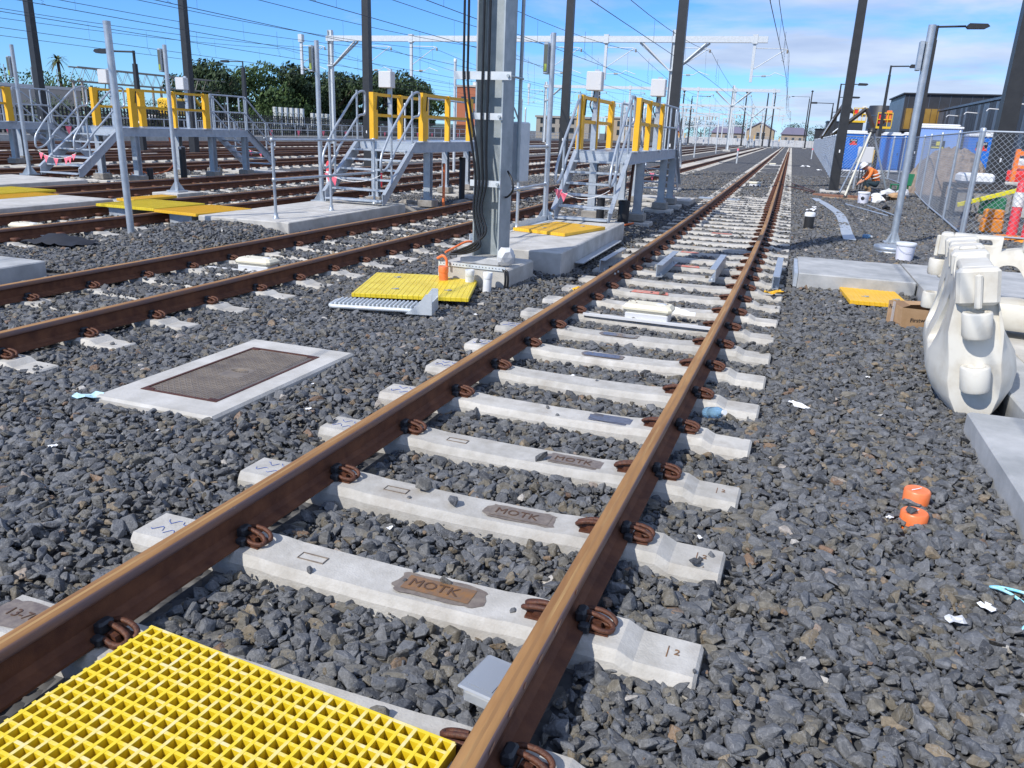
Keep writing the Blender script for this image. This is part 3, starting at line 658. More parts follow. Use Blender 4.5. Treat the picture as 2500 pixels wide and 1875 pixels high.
# gratings over the third and fourth track
ribbed_panel('lemon yellow ribbed panel laid between the rails of the third track', [(-10.32, 10.98), (-9.02, 11.0), (-9.02, 12.15), (-10.32, 12.28)], 0.262, 0.05, 34, 'mat_yellow')
ribbed_panel('orange yellow ribbed panel between third track and concrete slab with railing', [(-8.88, 10.88), (-7.92, 10.72), (-7.92, 12.0), (-8.88, 12.1)], 0.262, 0.05, 26, 'mat_orange')
ribbed_panel('orange yellow strip panel in front of the pad with the signpost', [(-10.80, 11.95), (-10.40, 11.95), (-10.40, 13.1), (-10.80, 13.1)], 0.262, 0.05, 8, 'mat_orange')
ribbed_panel('lemon yellow ribbed panel laid between the rails of the fourth track', [(-14.1, 10.9), (-12.9, 10.9), (-12.9, 12.55), (-14.1, 12.55)], 0.262, 0.05, 34, 'mat_yellow')
ribbed_panel('orange yellow ribbed panel beside the narrow slab at the fourth track', [(-12.72, 9.8), (-12.12, 9.8), (-12.12, 11.9), (-12.72, 11.9)], 0.262, 0.05, 14, 'mat_orange')
for xx, yy, lb_ in ((-10.15, 11.1, 'grey channel under the lemon yellow panel of the third track'), (-8.72, 10.95, 'grey channel under the orange panel beside the railed slab')):
    t = thing('support_channel', lb_, 'steel channel', (xx, yy, 0)); box_part('web', t, 'steel_blue', 0, .45, 0, .9, .02, .19); box_part('flange', t, 'steel_blue', -.02, .47, -.01, .9, .191, .205)

# galvanised bracket step lying on the ballast
t = thing('galvanised_step', 'galvanised serrated step with end brackets lying upside on the ballast', 'step', (-2.62, 6.83, 0.055), R(13))
t['label'] = 'galvanised ribbed step with upright end brackets lying on the ballast'
b = MB(); pts = fillet([(.42, -.14, .0), (-.30, -.14, .0), (-.46, -.14, 0), (-.46, .14, 0), (-.30, .14, 0), (.42, .14, 0)], .14, 6); b.tube(pts, .022, 10); b.build('frame', 'galv_pale', t)
sl = MB().bevbox(-.010, .010, -.135, .135, -.012, .028, .004).mesh('slat', 'galv_pale')
for k in range(20): link('slat', sl, t, (-.40+k*.0415, 0, .012))
for yy in (-.165, .150): MB().prism([(.30, -.03), (.56, -.03), (.56, .17), (.50, .17), (.42, .06)], 'y', yy, yy+.012).build('bracket', 'galv_pale', t)
MB().box(.548, .56, -.153, .15, -.03, .09).build('end_plate', 'galv_pale', t)

# access pit with iron cover
t = thing('access_pit', 'rusty iron chequer cover in a pale concrete surround', 'pit cover', (-2.46, 4.42, 0), R(-1.5))
b = MB(); w, l = .46, .80; iw, il = .30, .575
def ring(e, z): return [(-w+e, -l+e, z), (w-e, -l+e, z), (w-e, l-e, z), (-w+e, l-e, z)]
def iring(z): return [(-iw, -il, z), (iw, -il, z), (iw, il, z), (-iw, il, z)]
vs = ring(0, -.15)+ring(0, .045)+ring(.015, .062)+iring(.062)+iring(.03)
b.add(vs, [(k*4+i, k*4+(i+1) % 4, k*4+4+(i+1) % 4, k*4+4+i) for k in range(4) for i in range(4)]); b.build('surround', 'concrete', t)
fr = MB(); fr.box(-iw+.001, iw-.001, -il+.001, -il+.02, .02, .066).box(-iw+.001, iw-.001, il-.02, il-.001, .02, .066).box(-iw+.001, -iw+.02, -il+.021, il-.021, .02, .066).box(iw-.02, iw-.001, -il+.021, il-.021, .02, .066); fr.build('cover_frame', 'clip_rust', t)
cv = MB().box(-iw+.022, iw-.022, -il+.022, il-.022, .02, .060); lid = cv.build('cover', 'cover_iron', t)
td = MB(); s_ = .026
for i in range(int(2*(iw-.03)/s_)):
    for j in range(int(2*(il-.03)/s_)):
        x = -iw+.04+i*s_; y = -il+.04+j*s_; a_ = math.pi/4 if (i+j) % 2 else -math.pi/4
        if abs(x) < .09 and abs(y) < .10: continue
        td.box(-.0095, .0095, -.0026, .0026, .0598, .0632, M=Matrix.Translation((x, y, 0)) @ Matrix.Rotation(a_, 4, 'Z'))
o = td.build('chequer_treads', 'cover_iron', lid); o['kind'] = 'stuff'
for k in range(5): MB().tube(arc((0, 0, .0622), .018+.014*k, .3, 2.8, 8, 'xy'), .003, 4).build('cast_ring', 'cover_iron', lid)
for xx, yy in ((-.25, -.54), (.25, .54), (-.25, .54), (.25, -.54)): MB().box(xx-.03, xx+.03, yy-.012, yy+.012, .060, .066).build('key_slot', 'clip_rust', lid)

# tall steel mast on its plinth
t = thing('overhead_mast', 'tall galvanised steel mast with black cables on a concrete plinth', 'mast', (-2.18, 8.80, 0), R(-3))
MB().bevbox(-.52, .36, -.36, .52, -.1, .24, .02).build('plinth', 'concrete', t)
MB().bevbox(-.30, .20, -.22, .30, .24, .33, .015).build('base_plate', 'concrete_grey', t)
H_ = 9.0
MB().box(-.165, -.148, -.17, .17, .33, H_).build('flange', 'galv_mast', t)
MB().box(.148, .165, -.17, .17, .33, H_).build('flange', 'galv_mast', t)
MB().box(-.147, .147, .06, .075, .33, H_).build('web', 'galv_mast', t)
for z, x0, x1 in ((1.16, -.20, .17), (1.88, -.20, .17), (2.30, -.42, .26)):
    br = MB(); hh = .035 if z < 2 else .042; br.box(x0, x1, -.192, -.182, z-hh, z+hh).box(x0, x1, -.181, -.172, z-hh, z-hh+.008); br.build('cable_clamp', 'galv_pale', t)
    MB().tube([(x1-.03, -.21, z), (x1-.03, .25, z)], .011, 8).build('clamp_rod', 'galv_mast', t); MB().lathe([(.018, -.215), (.018, -.193)], 0, 0, 6, M=Matrix.Translation((x1-.03, 0, z)) @ Matrix.Rotation(0, 4, 'X') @ Matrix(((1, 0, 0, 0), (0, 0, 1, 0), (0, 1, 0, 0), (0, 0, 0, 1)))).build('bolt', 'galv_mast', t)
for k, (xx, dxx) in enumerate(((-.30, -.02), (-.25, .02), (-.07, .01), (.0, -.01))):
    yb = -.205
    pts = [(xx, yb, H_), (xx+.003, yb, 2.6), (xx, yb, 2.25), (xx+.05+.04*k*0, yb-.02, 1.95) if k < 2 else (xx, yb-.01, 1.9), (-.10+.05*k-.05, yb-.01, 1.45), (-.12+.045*k, yb, 1.16), (-.14+.03*k, yb-.03, .85), (-.06+.05*k, yb-.08, .62), (.02-.05*k, yb-.11, .46), (-.16-.06*k, yb-.10, .375), (-.40, yb-.08+.015*k, .34)]
    MB().tube(fillet(pts, .22, 5), .0135, 7).build('cable', 'cable', t)
MB().tube(fillet([(.19, -.02, 1.30), (.27, -.08, 1.22), (.30, -.10, 1.10), (.22, -.06, 1.02), (.13, .02, 1.0)], .06, 4), .012, 7).build('cable', 'cable', t)
bx = MB().bevbox(.06, .22, .30, .58, 1.16, 1.84, .015).build('junction_box', 'galv_pale', t)
MB().box(.17, .205, .2955, .2995, 1.50, 1.55).build('warning_label', 'red', bx); MB().box(.185, .21, .2955, .2995, 1.60, 1.70).build('warning_label', 'pale_grey', bx)
MB().tube([(.19, .28, 1.20), (.19, .28, H_-.5)], .022, 8).build('conduit', 'galv_mast', t)
rail_ = MB().box(-.50, .34, -.375, -.365, .22, .265).build('slotted_rail', 'galv_pale', t)
sm_ = MB()
for k in range(20): sm_.lathe([(.006, 0), (.006, .002)], 0, 0, 6, M=Matrix.Translation((-.47+k*.041, -.3765, .243)) @ Matrix.Rotation(math.pi/2, 4, 'X'))
o = sm_.build('slots', 'black', rail_); o['kind'] = 'stuff'
MB().tube(fillet([(-.45, -.30, .36), (-.30, .02, .48), (-.20, .2, .40)], .1, 4), .014, 8).build('conduit', 'pvc_orange', t)
MB().tube(fillet([(-.50, -.40, .30), (-.42, -.42, .345), (-.37, -.42, .30), (-.37, -.42, .22)], .03, 4), .016, 8).build('conduit', 'pvc_orange', t)
MB().tube(fillet([(.32, -.36, .24), (.37, -.37, .22), (.385, -.38, .12), (.37, -.38, .0)], .04, 4), .013, 7).build('cable', 'cable', t)
MB().tube(fillet([(.30, -.36, .24), (.345, -.385, .22), (.36, -.40, .12), (.345, -.40, .0)], .04, 4), .013, 7).build('cable', 'cable', t)
# crumpled wrap round the holding-down bolt
q = random.Random(4); b = MB()
bm = bmesh.new(); bmesh.ops.create_icosphere(bm, subdivisions=2, radius=1)
for v in bm.verts: v.co = Vector((v.co.x*.10, v.co.y*.10, v.co.z*.12))*q.uniform(.78, 1.12)+Vector((.27, -.20, .36))
me = bpy.data.meshes.new('wrapped_bolt'); bm.to_mesh(me); bm.free(); me.materials.append(MATS['pale_grey']); link('wrapped_bolt', me, t)

def cap_pipe(name, label, x, y, h, r, m, tilt=(0, 0)):
    t = thing(name, label, 'pipe', (x, y, -.05)); t.rotation_euler = (tilt[0], tilt[1], 0)
    MB().lathe([(r*.94, 0), (r*.94, h)], n=18).build('pipe', m, t); MB().lathe([(r, h-.05), (r*1.03, h-.045), (r*1.03, h+.012), (r*.98, h+.02)], n=18).build('cap', m, t); return t
cap_pipe('conduit_stub', 'orange capped conduit stub standing against the mast plinth', -2.56, 8.28, .27, .056, 'pvc_orange')
cap_pipe('conduit_stub', 'white capped conduit stub, the one beside the orange stub', -2.26, 8.33, .25, .052, 'pvc_white', (.03, .02))
cap_pipe('conduit_stub', 'white capped conduit stub nearest the plinth corner with black cables', -2.02, 8.26, .25, .052, 'pvc_white', (-.02, .03))

# white drum-like plastic sheet wrap is left out; cream trackside boxes on the sleepers
def track_box(label, x, y, rz=0, beam=True):
    t = thing('trackside_box', label, 'equipment box', (x, y, .02), rz)
    MB().bevbox(-.24, .24, -.13, .13, .09, .17, .03).build('lid', 'cream', t)
    MB().bevbox(-.21, .21, -.11, .11, .0, .0895, .01).build('housing', 'pale_grey', t)
    for xx, yy in ((-.15, .06), (-.12, -.02), (.17, .05), (-.19, .03)): MB().lathe([(.008, .17), (.008, .1735)], xx, yy, 8).build('bolt', 'clip_rust', t)
    MB().lathe([(.048, .17), (.048, .175), (.01, .176)], .12, .01, 16).build('inspection_cap', 'pvc_white', t)
    if beam:
        MB().box(-.62, .62, -.150, -.112, .012, .035).build('mounting_bar', 'white_wall', t)
    return t
track_box('cream trackside box with a round cap fixed between rails by the plastic barrier track', -.09, 7.60, R(-2)); 
bpy.data.objects['trackside_box']['label'] = 'cream trackside box on a white bar with a plastic bag behind it'
track_box('cream trackside box between rails behind the yellow ribbed panel', -4.82, 7.95)
track_box('cream trackside box between rails near the black cloth', -9.45, 8.85)
track_box('cream trackside box between the rails level with the crouching worker', -.1, 32.6, 0)
track_box('cream trackside box between the rails well beyond the crouching worker', -.05, 60)
# plastic bag behind the first box
q = random.Random(8); b = MB(); nU, nV = 12, 5; vs = []
for i in range(nU):
    for j in range(nV): vs.append((-.22+.55*i/(nU-1), 7.90+.10*j/(nV-1)+q.uniform(-.012, .012), .055+.05*math.sin(math.pi*j/(nV-1))*math.sin(math.pi*(i+.5)/nU)+q.uniform(-.008, .012)))
b.add(vs, [(i*nV+j, (i+1)*nV+j, (i+1)*nV+j+1, i*nV+j+1) for i in range(nU-1) for j in range(nV-1)])
tag(b.build('plastic_bag', 'paper'), 'crumpled white plastic bag behind the cream trackside box', 'bag')

# galvanised channels waiting for gratings beside and between the rails
def channel(label, x, y0, y1, z, w=.075, h=.16, m='galv'):
    t = thing('steel_channel', label, 'steel channel', (x, y0, z), R(-1), 'galvanised channels laid at the crossing'); l = y1-y0
    box_part('web', t, m, -.006, .006, 0, l, .009, h-.009); box_part('flange', t, m, -.006, w, 0, l, h-.0085, h); box_part('flange', t, m, -.006, w, 0, l, 0, .0085)
    for yy in (.1, l-.1): MB().lathe([(.016, .009), (.016, .03)], w*.55, yy, 6).build('bolt', 'galv_pale', t)
    return t
channel('galvanised channel on the ballast left of the curving track', -1.17, 10.25, 11.6, .0)
channel('galvanised channel between the rails, the one towards the left rail', -.40, 10.10, 11.45, .03)
c3 = channel('galvanised channel between the rails, the one towards the right rail', .33, 10.10, 11.5, .03)
for ch in c3.children: ch.scale.x = -1
channel('galvanised channel on the sleeper ends beside the concrete slab', 1.02, 10.15, 11.9, .0)
box_part_o = MB().box(1.26, 1.305, 10.38, 11.7, .02, .19).build('edge_angle', 'steel_blue'); tag(box_part_o, 'blue grey steel edging fixed to the end of the right hand slab', 'steel edging')
box_part_o = MB().box(-1.525, -1.40, 10.3, 12.9, .08, .092).build('edge_angle', 'steel_blue'); tag(box_part_o, 'blue grey steel ledge along the raised slab under the stairs', 'steel edging')
box_part_o = MB().box(-1.4, -.2, 24.6, 25.1, .0, .03).build('steel_plate', 'steel_blue'); tag(box_part_o, 'flat steel plate on the ballast beyond the platform legs', 'plate')

# ---- white water filled barriers
def barrier_mesh():
    L_ = 1.0
    hw = [(0.0, .16), (.03, .195), (.13, .258), (.24, .284), (.34, .272), (.42, .238), (.50, .200), (.58, .172), (.66, .146), (.80, .118), (.90, .108), (.98, .10), (1.0, .085)]
    def halfw(z):
        for (a, wa), (b_, wb) in zip(hw, hw[1:]):
            if a <= z <= b_: return wa+(wb-wa)*(z-a)/(b_-a)
        return .085
    st = [-1.0, -.97, -.88, -.74, -.55, -.3, 0, .3, .55, .74, .88, .97, 1.0]; zs = [0, .03, .13, .24, .34, .42, .50, .58, .66, .80, .90, .98, 1.0]
    def taper(s, z):
        e = max(0, (abs(s)-.55)/.45); low = max(0, min(1, (.62-z)/.25))
        return 1-e**2.2*.45*low
    def zoff(s, z):      # crest: raised knuckles along the top
        if z < .85: return 0
        return -.10*max(0, min(1, 1-abs(abs(s)-.42)/.10)) if True else 0
    b = MB(); n = len(zs); vs = []
    for s in st:
        for sgn in (-1, 1):
            for z in (zs if sgn < 0 else reversed(zs)):
                vs.append((s*L_*(1-.05*(z > .9)), sgn*halfw(z)*taper(s, z), z))
    m_ = 2*n
    fs = [(i*m_+j, i*m_+(j+1) % m_, (i+1)*m_+(j+1) % m_, (i+1)*m_+j) for i in range(len(st)-1) for j in range(m_)]
    fs += [tuple(range(m_-1, -1, -1)), tuple(range((len(st)-1)*m_, len(st)*m_))]
    b.add(vs, fs, 0, True)
    return b
def cutter(poly):
    b = MB(); b.prism(poly, 'y', -.6, .6); bm_ = b.recalc(); me = bpy.data.meshes.new('cut'); bm_.to_mesh(me); bm_.free(); o = bpy.data.objects.new('cut', me); COL.objects.link(o); return o
def rounded(pts, r=.06, n=5):
    P = [(p[0], 0, p[1]) for p in pts]; P = P+[P[0], P[1]]; f = fillet(P, r, n)
    f = f[1:-1]; return [(v.x, v.z) for v in f]
bm_ = barrier_mesh().recalc(); base_me = bpy.data.meshes.new('barrier_body'); bm_.to_mesh(base_me); bm_.free(); base_me.materials.append(MATS['plastic_white'])
tmp = bpy.data.objects.new('tmp_barrier', base_me); COL.objects.link(tmp)
cuts = [cutter(rounded([(-.58, .36), (-.16, .36), (-.20, .50), (-.36, .74), (-.52, .72)], .10)), cutter(rounded([(.58, .36), (.16, .36), (.20, .50), (.36, .74), (.52, .72)], .10)),
        cutter(rounded([(-.86, .91), (-.60, .91), (-.62, .965), (-.84, .965)], .02)), cutter(rounded([(.86, .91), (.60, .91), (.62, .965), (.84, .965)], .02)),
        cutter([(-.52, .86), (-.34, .90), (-.34, 1.2), (-.52, 1.2)]), cutter([(.52, .86), (.34, .90), (.34, 1.2), (.52, 1.2)]), cutter(rounded([(-.52, -.3), (.52, -.3), (.40, .085), (-.40, .085)], .03))]
for c_ in cuts:
    md = tmp.modifiers.new('cut', 'BOOLEAN'); md.operation = 'DIFFERENCE'; md.object = c_; md.solver = 'EXACT'
bv = tmp.modifiers.new('bev', 'BEVEL'); bv.width = .014; bv.segments = 2; bv.limit_method = 'ANGLE'; bv.angle_limit = R(38)
dg = bpy.context.evaluated_depsgraph_get(); dg.update(); BAR_ME = bpy.data.meshes.new_from_object(tmp.evaluated_get(dg)); BAR_ME.name = 'barrier_body'
BAR_ME.polygons.foreach_set('use_smooth', [True]*len(BAR_ME.polygons))
try: BAR_ME.set_sharp_from_angle(angle=R(35))
except Exception: pass
for o in cuts+[tmp]: bpy.data.objects.remove(o)
def socket_mb():
    b = MB(); n = 20; r0, r1 = .088, .058
    prof = [(r1, .0), (r0, -.015), (r0*.97, -.15), (r0*.92, -.17)]
    b.lathe([(r0*.90, -.17), (r0, -.15), (r0*1.02, -.012), (r0*.95, 0), (r1, .0), (r1*.92, -.035), (.005, -.036)], n=n); return b
SOCK = socket_mb().mesh('hinge_socket', 'plastic_white')
def barrier(label, loc, rot):
    t = thing('plastic_barrier', label, 'barrier', loc, 0, 'white water filled barriers'); t.rotation_euler = rot
    link('barrier_body', BAR_ME, t)
    for z in (.72, .36): link('hinge_socket', SOCK, t, (-1.055, 0, z))
    for z in (.90, .54, .20): link('hinge_lug', SOCK, t, (1.055, 0, z))
    # ribs that join sockets to the end wall
    for z in (.54, .18): MB().bevbox(-1.04, -.985, -.075, .075, z-.012, z+.05, .012).build('socket_web', 'plastic_white', t)
    MB().bevbox(-1.075, -.95, -.125, .125, .76, 1.0, .022).build('end_block', 'plastic_white', t); [MB().bevbox(s0, s0+.20, -.12, .12, .84, 1.012, .02).build('crest_block', 'plastic_white', t) for s0 in (-.28, .12, .72)]; MB().bevbox(-1.11, -1.07, -.022, .022, .74, .97, .012).build('end_rib', 'plastic_white', t)
    # three curved flutes on each flank
    for sgn in (-1, 1):
        for k in range(3):
            xx = -.93+.055*k; pts = [(xx, sgn*.108, .93), (xx, sgn*.112, .72), (xx+.005, sgn*.135*(1-.12), .54), (xx+.02, sgn*.165, .40), (xx+.05, sgn*.19, .30)]
            MB().tube(pts, [.006, .016, .018, .014, .004], 8).build('flute', 'plastic_white', t)
    MB().lathe([(.045, 0), (.045, .012), (.03, .02)], n=16, M=Matrix.Translation((-.30, -.10, .90)) @ Matrix.Rotation(math.pi/2, 4, 'X')).build('filler_cap', 'plastic_white', t)
    MB().bevbox(-.06, .06, -.06, .06, .995, 1.03, .015).build('fill_lid', 'plastic_white', t)
    return t
barrier('white plastic barrier tilted with its socketed end towards the stones', (2.53, 6.72, .035), (0, 0, 0))
BA = bpy.data.objects['plastic_barrier']; BA.rotation_euler = Euler((R(-9), 0, R(83)), 'XYZ')
barrier('white plastic barrier with a drop shaped opening, standing across the path', (3.30, 7.82, .185), (0, 0, R(-10))).scale = (.86, .86, .84)

tag(MB().prism([(0, 0), (.10, 0), (.10, .008), (.008, .008), (.008, .09), (0, .09)], 'y', 0, 3.3).build('steel_angle', 'galv_pale', None, (-2.93, 10.0, .302), (0, 0, R(-3))), 'long pale steel angle lying on the raised slab by its railing', 'steel angle')
# cardboard box
t = thing('cardboard_box', 'crushed open cardboard box with handwriting beside the barrier', 'box', (2.42, 8.70, .0), R(24))
b = MB(); w, d_, h = .21, .14, .23
vs = [(-w, -d_, 0), (w, -d_, 0), (w, d_, 0), (-w, d_, 0), (-w-.02, -d_+.01, h*.98), (w+.01, -d_, h*.80), (w, d_, h*1.02), (-w, d_+.01, h*1.05)]
b.add(vs, [(0, 3, 2, 1), (0, 1, 5, 4), (1, 2, 6, 5), (2, 3, 7, 6), (3, 0, 4, 7)]); b.build('carton', 'cardboard', t)
MB().add([vs[7], vs[6], (w-.03, .02, h*.97), (-w+.02, .03, h*.96)], [(0, 1, 2, 3)]).build('flap', 'cardboard', t)
MB().add([vs[4], vs[7], (-w+.12, d_-.04, h*1.07), (-w+.10, -d_+.07, h*1.02)], [(0, 1, 2, 3)]).build('flap', 'cardboard_dark', t)
FW = text_mesh('Firstwater', .075, 'marker', .0004)
o = link('handwriting', FW, t, (-.01, -d_-.004, .10), (math.pi/2-.03, 0, 0)); o.scale = (.80, .75, 1)
FW2 = text_mesh('Firstwater', .055, 'marker', .0004); link('handwriting', FW2, t, (-w-.008, .0, .19), (math.pi/2-.05, 0, -math.pi/2))
MB().box(-w-.005, -w-.0035, -.12, -.03, .05, .12).build('printed_label', 'cardboard_dark', t)
MB().add([(-w-.022, -.02, .01), (-w-.022, .03, .01), (-w-.028, .03, .26), (-w-.028, -.02, .26)], [(0, 1, 2, 3)]).build('packing_tape', 'clear_plastic', t)

# buckets, drum base, pipe stub
def bucket(label, x, y, s=1.0):
    t = thing('white_bucket', label, 'bucket', (x, y, -.02)); MB().lathe([(.115*s, 0), (.135*s, .24*s)], n=24).build('pail', 'bucket', t)
    MB().lathe([(.142*s, .238*s), (.146*s, .245*s), (.146*s, .275*s), (.138*s, .285*s)], n=24).build('lid', 'pvc_white', t)
    MB().tube(arc((0, 0, .235*s), .146*s, -2.6, -.5, 10, 'xy')[:1]+[(.146*s*math.cos(a), .146*s*math.sin(a), .235*s-.09*s*math.sin((a+2.6)/2.1*math.pi)) for a in np.linspace(-2.6, -.5, 12)], .0025, 5).build('handle', 'galv', t); return t
bucket('white lidded bucket beside the signpost base', 2.95, 13.95, 1.05)
b2 = bucket('white bucket with a dark logo standing before the crouching worker', 3.32, 26.98, 1.25)
MB().lathe([(.055, -.1585), (.055, -.1575)], n=14, M=Matrix.Translation((-.03, 0, .17)) @ Matrix.Rotation(math.pi/2, 4, 'X') @ Matrix.Translation((0, 0, .318))).build('printed_logo', 'marker', b2)
t = thing('steel_drum_base', 'short galvanised ringed drum under the signpost foot', 'drum', (2.88, 14.95, -.02)); MB().lathe([(.30, 0), (.30, .04), (.29, .05), (.30, .06), (.30, .11), (.285, .125), (.27, .11), (.02, .11)], n=28).build('ring', 'galv', t)
t = thing('pipe_stub', 'black pipe stub with a white cap standing in the ballast', 'pipe', (1.58, 18.0, -.05)); MB().lathe([(.10, 0), (.10, .34)], n=18).build('pipe', 'black_pole', t); MB().lathe([(.108, .30), (.108, .37), (.09, .385)], n=18).build('cap', 'pvc_white', t)
# grey cable cover strip
pts = [(2.28, 16.1), (2.30, 17.4), (2.36, 19.2), (2.40, 21.2), (2.36, 22.8), (2.22, 24.8), (2.05, 26.4), (1.95, 27.6)]
b = MB(); jr = random.Random(2); f = fillet([(x, y, 0) for x, y in pts], .8, 4); vs = []
for i, p in enumerate(f):
    a = f[max(0, i-1)]; c_ = f[min(len(f)-1, i+1)]; d2 = (c_-a).normalized(); n2 = Vector((d2.y, -d2.x, 0)); zz = .012+jr.uniform(0, .012)
    vs += [p-n2*.11+Vector((0, 0, zz)), p+n2*.11+Vector((0, 0, zz)), p+n2*.11+Vector((0, 0, zz+.012)), p-n2*.11+Vector((0, 0, zz+.012))]
fs = [(i*4+j, i*4+(j+1) % 4, (i+1)*4+(j+1) % 4, (i+1)*4+j) for i in range(len(f)-1) for j in range(4)]+[(0, 1, 2, 3), tuple(len(vs)-4+k for k in (3, 2, 1, 0))]
b.add(vs, fs); tag(b.build('cable_cover_strip', 'steel_blue'), 'flat grey strip snaking over the ballast towards the tripod', 'strip')
# orange caps, rope, bottles, litter
for k, (x, y, lb_, tl) in enumerate(((1.86, 4.17, 'orange capped pot standing proud of the ballast', 0), (1.82, 3.93, 'orange capped pot with a stone lying on top', .04))):
    t = thing('orange_pot', lb_, 'pot', (x, y, -.015-.02*k)); MB().lathe([(.062, 0), (.064, .085), (.058, .092)], n=22).build('cap', 'pvc_orange', t); MB().tube([(-.03, -.02, .0935), (0, .0, .0955), (.02, .025, .0935)], .003, 4).build('wire_tie', 'paper', t)
tag(link('loose_stone', STONE_ME[3], None, (1.80, 3.90, .075), (.2, .1, 1)), 'dark stone lying on an orange capped pot', 'stone').scale = (.032, .032, .032)
jr = random.Random(12); pts = []
for k in range(26):
    a = k*.55; pts.append((2.10+.10*math.sin(a*.9)+.012*k/3, 3.22-.16*math.cos(a*.55)+jr.uniform(-.01, .01), .025+.012*math.sin(a*2)))
tag(MB().tube(fillet(pts, .03, 2), .0065, 6).build('blue_rope', 'rope_blue'), 'tangled pale blue rope on the ballast beside the path', 'rope')
def bottle(label, loc, rot, s=1.0):
    t = thing('plastic_bottle', label, 'bottle', loc); t.rotation_euler = rot
    MB().lathe([(.028*s, 0), (.033*s, .008), (.033*s, .05), (.030*s, .055), (.033*s, .06), (.033*s, .13), (.026*s, .155), (.013*s, .175), (.013*s, .195)], n=14).build('body', 'bottle_blue', t); MB().lathe([(.0145*s, .192), (.0145*s, .207)], n=12).build('cap', 'pvc_white', t)
bottle('crushed clear blue bottle lying against the right hand rail', (.72, 5.02, .04), (R(70), R(10), R(35)), 1.15)
bottle('clear bottle lying on the ballast by the grey strip', (2.58, 16.9, .03), (R(85), 0, R(40)), 1.3)
bottle('clear bottle on the concrete slab at the foot of the stairs', (-3.0, 13.75, .34), (R(85), 0, R(70)), 1.3)
t = thing('plastic_container', 'clear plastic container with a lid beside the right hand rail', 'container', (.31, 2.06, -.03), R(-12))
MB().bevbox(-.06, .06, -.085, .085, 0, .055, .012).build('tub', 'clear_plastic', t); MB().bevbox(-.070, .070, -.097, .097, .058, .070, .006).build('lid', 'lid_plastic', t); MB().box(-.048, .048, -.072, .072, .0705, .073).build('lid_panel', 'lid_plastic', t)
def litter(name, label, x, y, s, m, seed, cat='litter', z=None, asp=1.0):
    q = random.Random(seed); n_ = 5; vs = []
    for i in range(n_):
        for j in range(n_): vs.append((s*asp*(i/(n_-1)-.5)+q.uniform(-.1, .1)*s, s*(j/(n_-1)-.5)*.7+q.uniform(-.1, .1)*s, q.uniform(0, .22)*s))
    zz = float(zb(x, y))+.025 if z is None else z
    b = MB().add(vs, [(i*n_+j, (i+1)*n_+j, (i+1)*n_+j+1, i*n_+j+1) for i in range(n_-1) for j in range(n_-1)])
    o = b.build(name, m); o.location = (x, y, zz); o.rotation_euler = (0, 0, q.uniform(0, 6)); return tag(o, label, cat)
litter('face_mask', 'pale blue face mask dropped on the ballast by the pit surround', -2.98, 3.62, .13, 'mask_blue', 1, 'face mask', asp=1.3)
litter('paper_scrap', 'torn white scrap between rails near the yellow square grating', -.62, 2.42, .06, 'paper', 2)
litter('paper_scrap', 'grey torn paper scrap near the blue rope', 1.86, 3.05, .07, 'pale_grey', 3)
litter('paper_scrap', 'white flake of plastic beside the blue rope', 2.0, 3.2, .06, 'paper', 5)
litter('paper_scrap', 'white strip lying on open ballast right of the bottle', 1.30, 5.55, .08, 'paper', 6, asp=2)
litter('paper_scrap', 'small white litter piece beyond the black pipe stub', 1.85, 24.0, .13, 'paper', 7)
litter('paper_scrap', 'white crumpled sheet on the ballast before the far fence', 2.1, 60.0, .55, 'paper', 8)
litter('paper_scrap', 'small white sheet on the ballast left of the far fence', 2.9, 55.0, .3, 'paper', 9)
litter('paper_scrap', 'white flat lid on the ballast near the rods', 1.75, 22.6, .28, 'paper', 10)
litter('yellow_wrapper', 'yellow wrapper on a sleeper end by the steel channel', 1.06, 9.7, .16, 'mat_orange', 11, z=.03, asp=1.5)
litter('yellow_wrapper', 'yellow wrapper on a left sleeper end behind the rail', -1.0, 8.75, .2, 'mat_orange', 12, z=.03, asp=1.5)
q = random.Random(33)
for k in range(16):
    x, y = q.uniform(-3.2, 2.2), q.uniform(2.6, 9.5)
    litter('white_chip', 'tiny white chip lying loose in the ballast', x, y, q.uniform(.02, .04), 'paper', 100+k, 'chip')['group'] = 'white chips in the ballast'
# black cloth by the third track
b = MB(); nU, nV = 14, 7; q = random.Random(21); vs = []
for i in range(nU):
    for j in range(nV): vs.append((-8.42+(i/(nU-1)-.5)*.95, 8.45+(j/(nV-1)-.5)*.5, .035+.10*math.sin(math.pi*i/(nU-1))*math.sin(math.pi*j/(nV-1))+q.uniform(-.02, .03)))
b.add(vs, [(i*nV+j, (i+1)*nV+j, (i+1)*nV+j+1, i*nV+j+1) for i in range(nU-1) for j in range(nV-1)], 0, True)
tag(b.build('black_cloth', 'cloth_black'), 'black cloth heaped on the ballast by the third track', 'cloth')
tag(link('loose_stone', STONE_ME[5], None, (-.30, 3.19, .045), (.3, .2, 2)), 'single dark stone sitting on a sleeper with a shadow beside it', 'stone').scale = (.036, .036, .044)
tag(link('loose_stone', STONE_ME[8], None, (.86, 3.10, .022), (.1, .3, 1)), 'single dark stone sitting on the right end of a sleeper', 'stone').scale = (.03, .03, .03)
# rusty pit frame on the walkway at the right
t = thing('pit_frame', 'rusty steel angle frame lying on the path beside the barrier', 'frame', (2.98, 5.0, .163)); 
for a_ in ((0, .9, 0, .03), (0, .03, .03, .75), (0, .9, .75, .78)): box_part('frame_side', t, 'timber_red', *a_, 0, .05)
